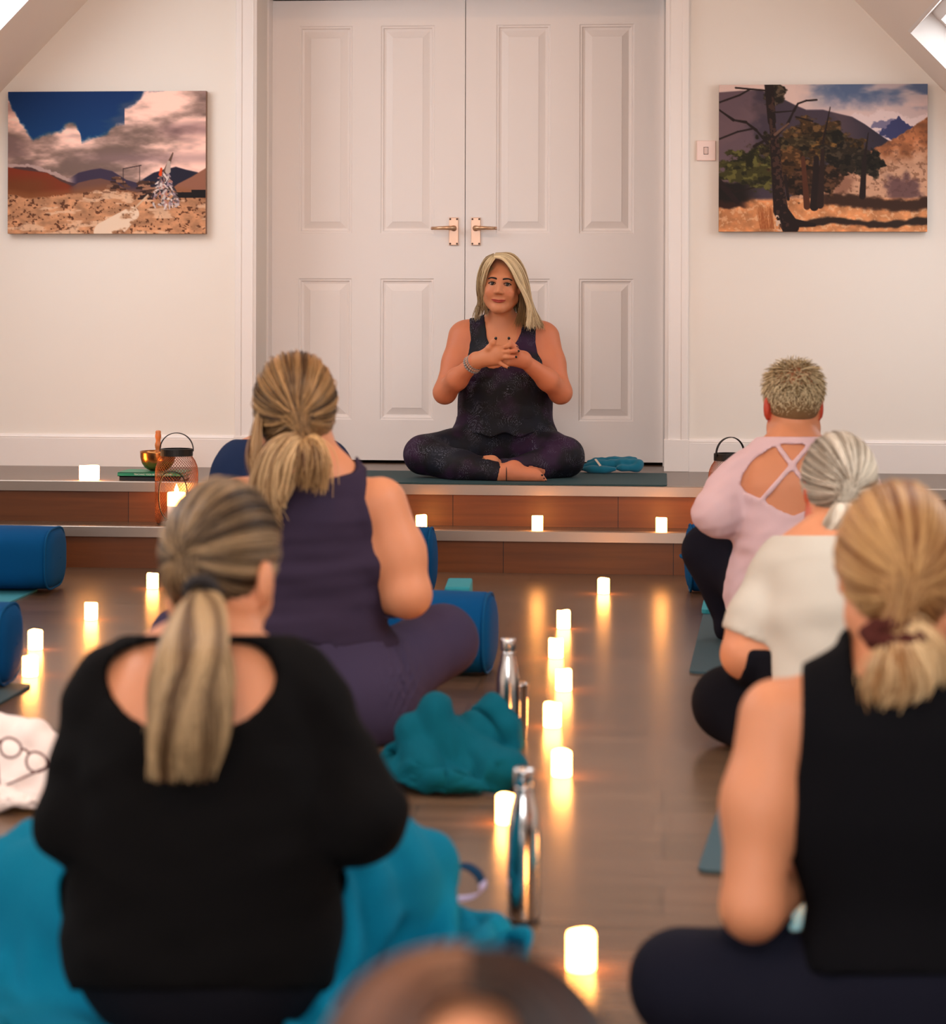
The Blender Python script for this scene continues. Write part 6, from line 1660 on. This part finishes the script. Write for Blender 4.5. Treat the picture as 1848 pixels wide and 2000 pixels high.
def blue_tee():
    sd = Sdf(); w = W; fl_ = lambda k: (AX, k)
    sd.cone(w(515, 1130, 6.9), .11, w(590, 1130, 6.9), .11, .06, 'hip', fl_(.95))
    sd.cone(w(552, 1130, 6.9), .155, w(552, 950, 6.92), .150, .06, 'torso', fl_(.70)); sd.cone(w(552, 950, 6.92), .145, w(555, 900, 6.93), .10, .05, 'torso', fl_(.70))
    sd.cone(w(462, 906, 6.93), .050, w(648, 906, 6.93), .050, .05, 'torso')
    for q in (-1, 1): sd.cone(w(555 + q * 16, 868, 6.94), .040, w(553 + q * 84, 895, 6.94), .042, .05, 'torso')
    sd.cone(w(560, 830, 6.97), .054, w(556, 885, 6.95), .06, .04, 'neck')
    for q in (-1, 1):
        sh, el = w(553 + q * 100, 925, 6.92), w(553 + q * 125, 1020, 6.88); sd.cone(sh, .058, el, .05, .02, 'arm')
    prayer(sd, w(428, 1022, 6.88), w(678, 1022, 6.88), w(553, 960, 7.25), .044)
    crossed(sd, w(520, 1125, 6.95), w(585, 1125, 6.95), w(395, 1135, 7.1), w(712, 1135, 7.1), 0.0, .10, .066, .038, .1)
    A = axes(AX + UP * -.45, (0, 0, 1), .0); hc = w(570, 795, 6.99); head(sd, hc, A, .95)
    def top(f):
        px, py, d = f.pix(); return np.maximum(np.maximum(858 - py, py - 1160), np.where(np.abs(px - 553) > 92, py - 985, -300.)) * np.float32(1 / 640.)
    parts = [cap_mesh(hc, A, (.079, .099, .097), .95, col='#3a2a1c', nape=-.09)]
    P, c = cap_strands(hc, A, (.080, .100, .104), (0, -.95, -.3), w(570, 830, 6.90), 700, s=.95, seed=42, nape=-.7); parts.append(strands(P, .0016, hcols(len(P), '#3a2818', '#7d5f40', 1.4, .5, 42, c)))
    build('person in a navy blue T-shirt, mostly hidden behind the loose blonde-brown ponytail', sd, .010, w(553, 1225, 6.9) * [1, 1, 0], 0.0,
          [('t_shirt', {'torso', 'hip', 'neck', 'arm'}, .008, top, lambda f: .004 * wr(f.X, f.Y, f.Z, 30, 83), 'blue_tee'), ('leggings', {'leg', 'hip', 'torso'}, .005, 0.2, None, 'black_legging')], hairs=joinc(parts))
blue_tee()

def nearest():
    """person right before the camera: only the crown of the head reaches into the frame"""
    sd = Sdf(); w = W; fl_ = lambda k: (AX, k)
    P0 = w(905, 2150, 1.34); base = np.array([P0[0], P0[1] - .05, 0])
    q = lambda x, y, z: base + np.array([x, y, z])
    sd.cone(q(-.07, -.02, .125), .125, q(.07, -.02, .125), .125, .06, 'hip'); sd.cone(q(0, -.02, .14), .17, q(0, .0, .31), .15, .06, 'torso', fl_(.75)); sd.cone(q(0, 0, .31), .145, q(0, .04, .37), .10, .05, 'torso', fl_(.75))
    sd.cone(q(-.14, .03, .35), .048, q(.14, .03, .35), .048, .05, 'torso'); sd.cone(q(0, .04, .37), .058, q(0, .07, .44), .054, .04, 'neck')
    for s_ in (-1, 1): sd.cone(q(s_ * .16, .03, .34), .056, q(s_ * .20, .05, .18), .046, .02, 'arm')
    prayer(sd, q(-.2, .05, .18), q(.2, .05, .18), q(0, .34, .30), .04)
    crossed(sd, q(-.08, .02, .12), q(.08, .02, .12), q(-.30, .26, .10), q(.30, .26, .10), 0.0, .095, .064, .036)
    A = axes(AX + UP * -.45, (0, 0, 1), .0); hc = q(0, .09, .443); head(sd, hc, A, 1.0)
    def top(f): return np.maximum(np.maximum(.10 - f.Z, f.Z - .39), np.float32(-1))
    parts = [cap_mesh(hc, A, (.079, .099, .087), 1.0, col='#5a2d16', nape=-.09)]
    L = lambda x, y, z: hc + x * A[0] + y * A[1] + z * A[2]
    r = np.random.default_rng(51); P = []; C = []
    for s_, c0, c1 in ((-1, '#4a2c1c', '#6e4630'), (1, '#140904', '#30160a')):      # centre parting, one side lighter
        n = 700; y0 = r.uniform(-.085, .07, n); t = np.linspace(0, 1, 16)
        th0 = np.full(n, .0); ph = t[None] * (1.55 + .5 * r.random(n))[:, None] + th0[:, None]
        hump = 1 + .055 * np.sin(np.clip(ph * 1.7, 0, math.pi))
        yy = y0[:, None] - .05 * t[None] ** 1.5
        k = np.sqrt(np.clip(1 - (yy / .112) ** 2, .05, 1))
        x = s_ * .093 * k * np.sin(ph) * hump; z = .035 + .091 * k * np.cos(ph) * hump + r.normal(size=n)[:, None] * .0015
        pt = L(0, 0, 0) + x[..., None] * A[0] + (yy - .012)[..., None] * A[1] + z[..., None] * A[2]
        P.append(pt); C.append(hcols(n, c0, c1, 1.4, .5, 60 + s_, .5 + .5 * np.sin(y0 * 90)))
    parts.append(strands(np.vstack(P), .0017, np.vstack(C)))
    build('person with parted brown hair, only the crown in view at the bottom edge', sd, .010, base, 0.0,
          [('jumper', {'torso', 'hip', 'neck', 'arm', 'fore'}, .008, top, None, 'blue_tee'), ('leggings', {'leg', 'hip', 'torso'}, .005, 0.15, None, 'black_legging')], hairs=joinc(parts))
nearest()

for o in bpy.data.objects:
    if '_org' in o: del o['_org']
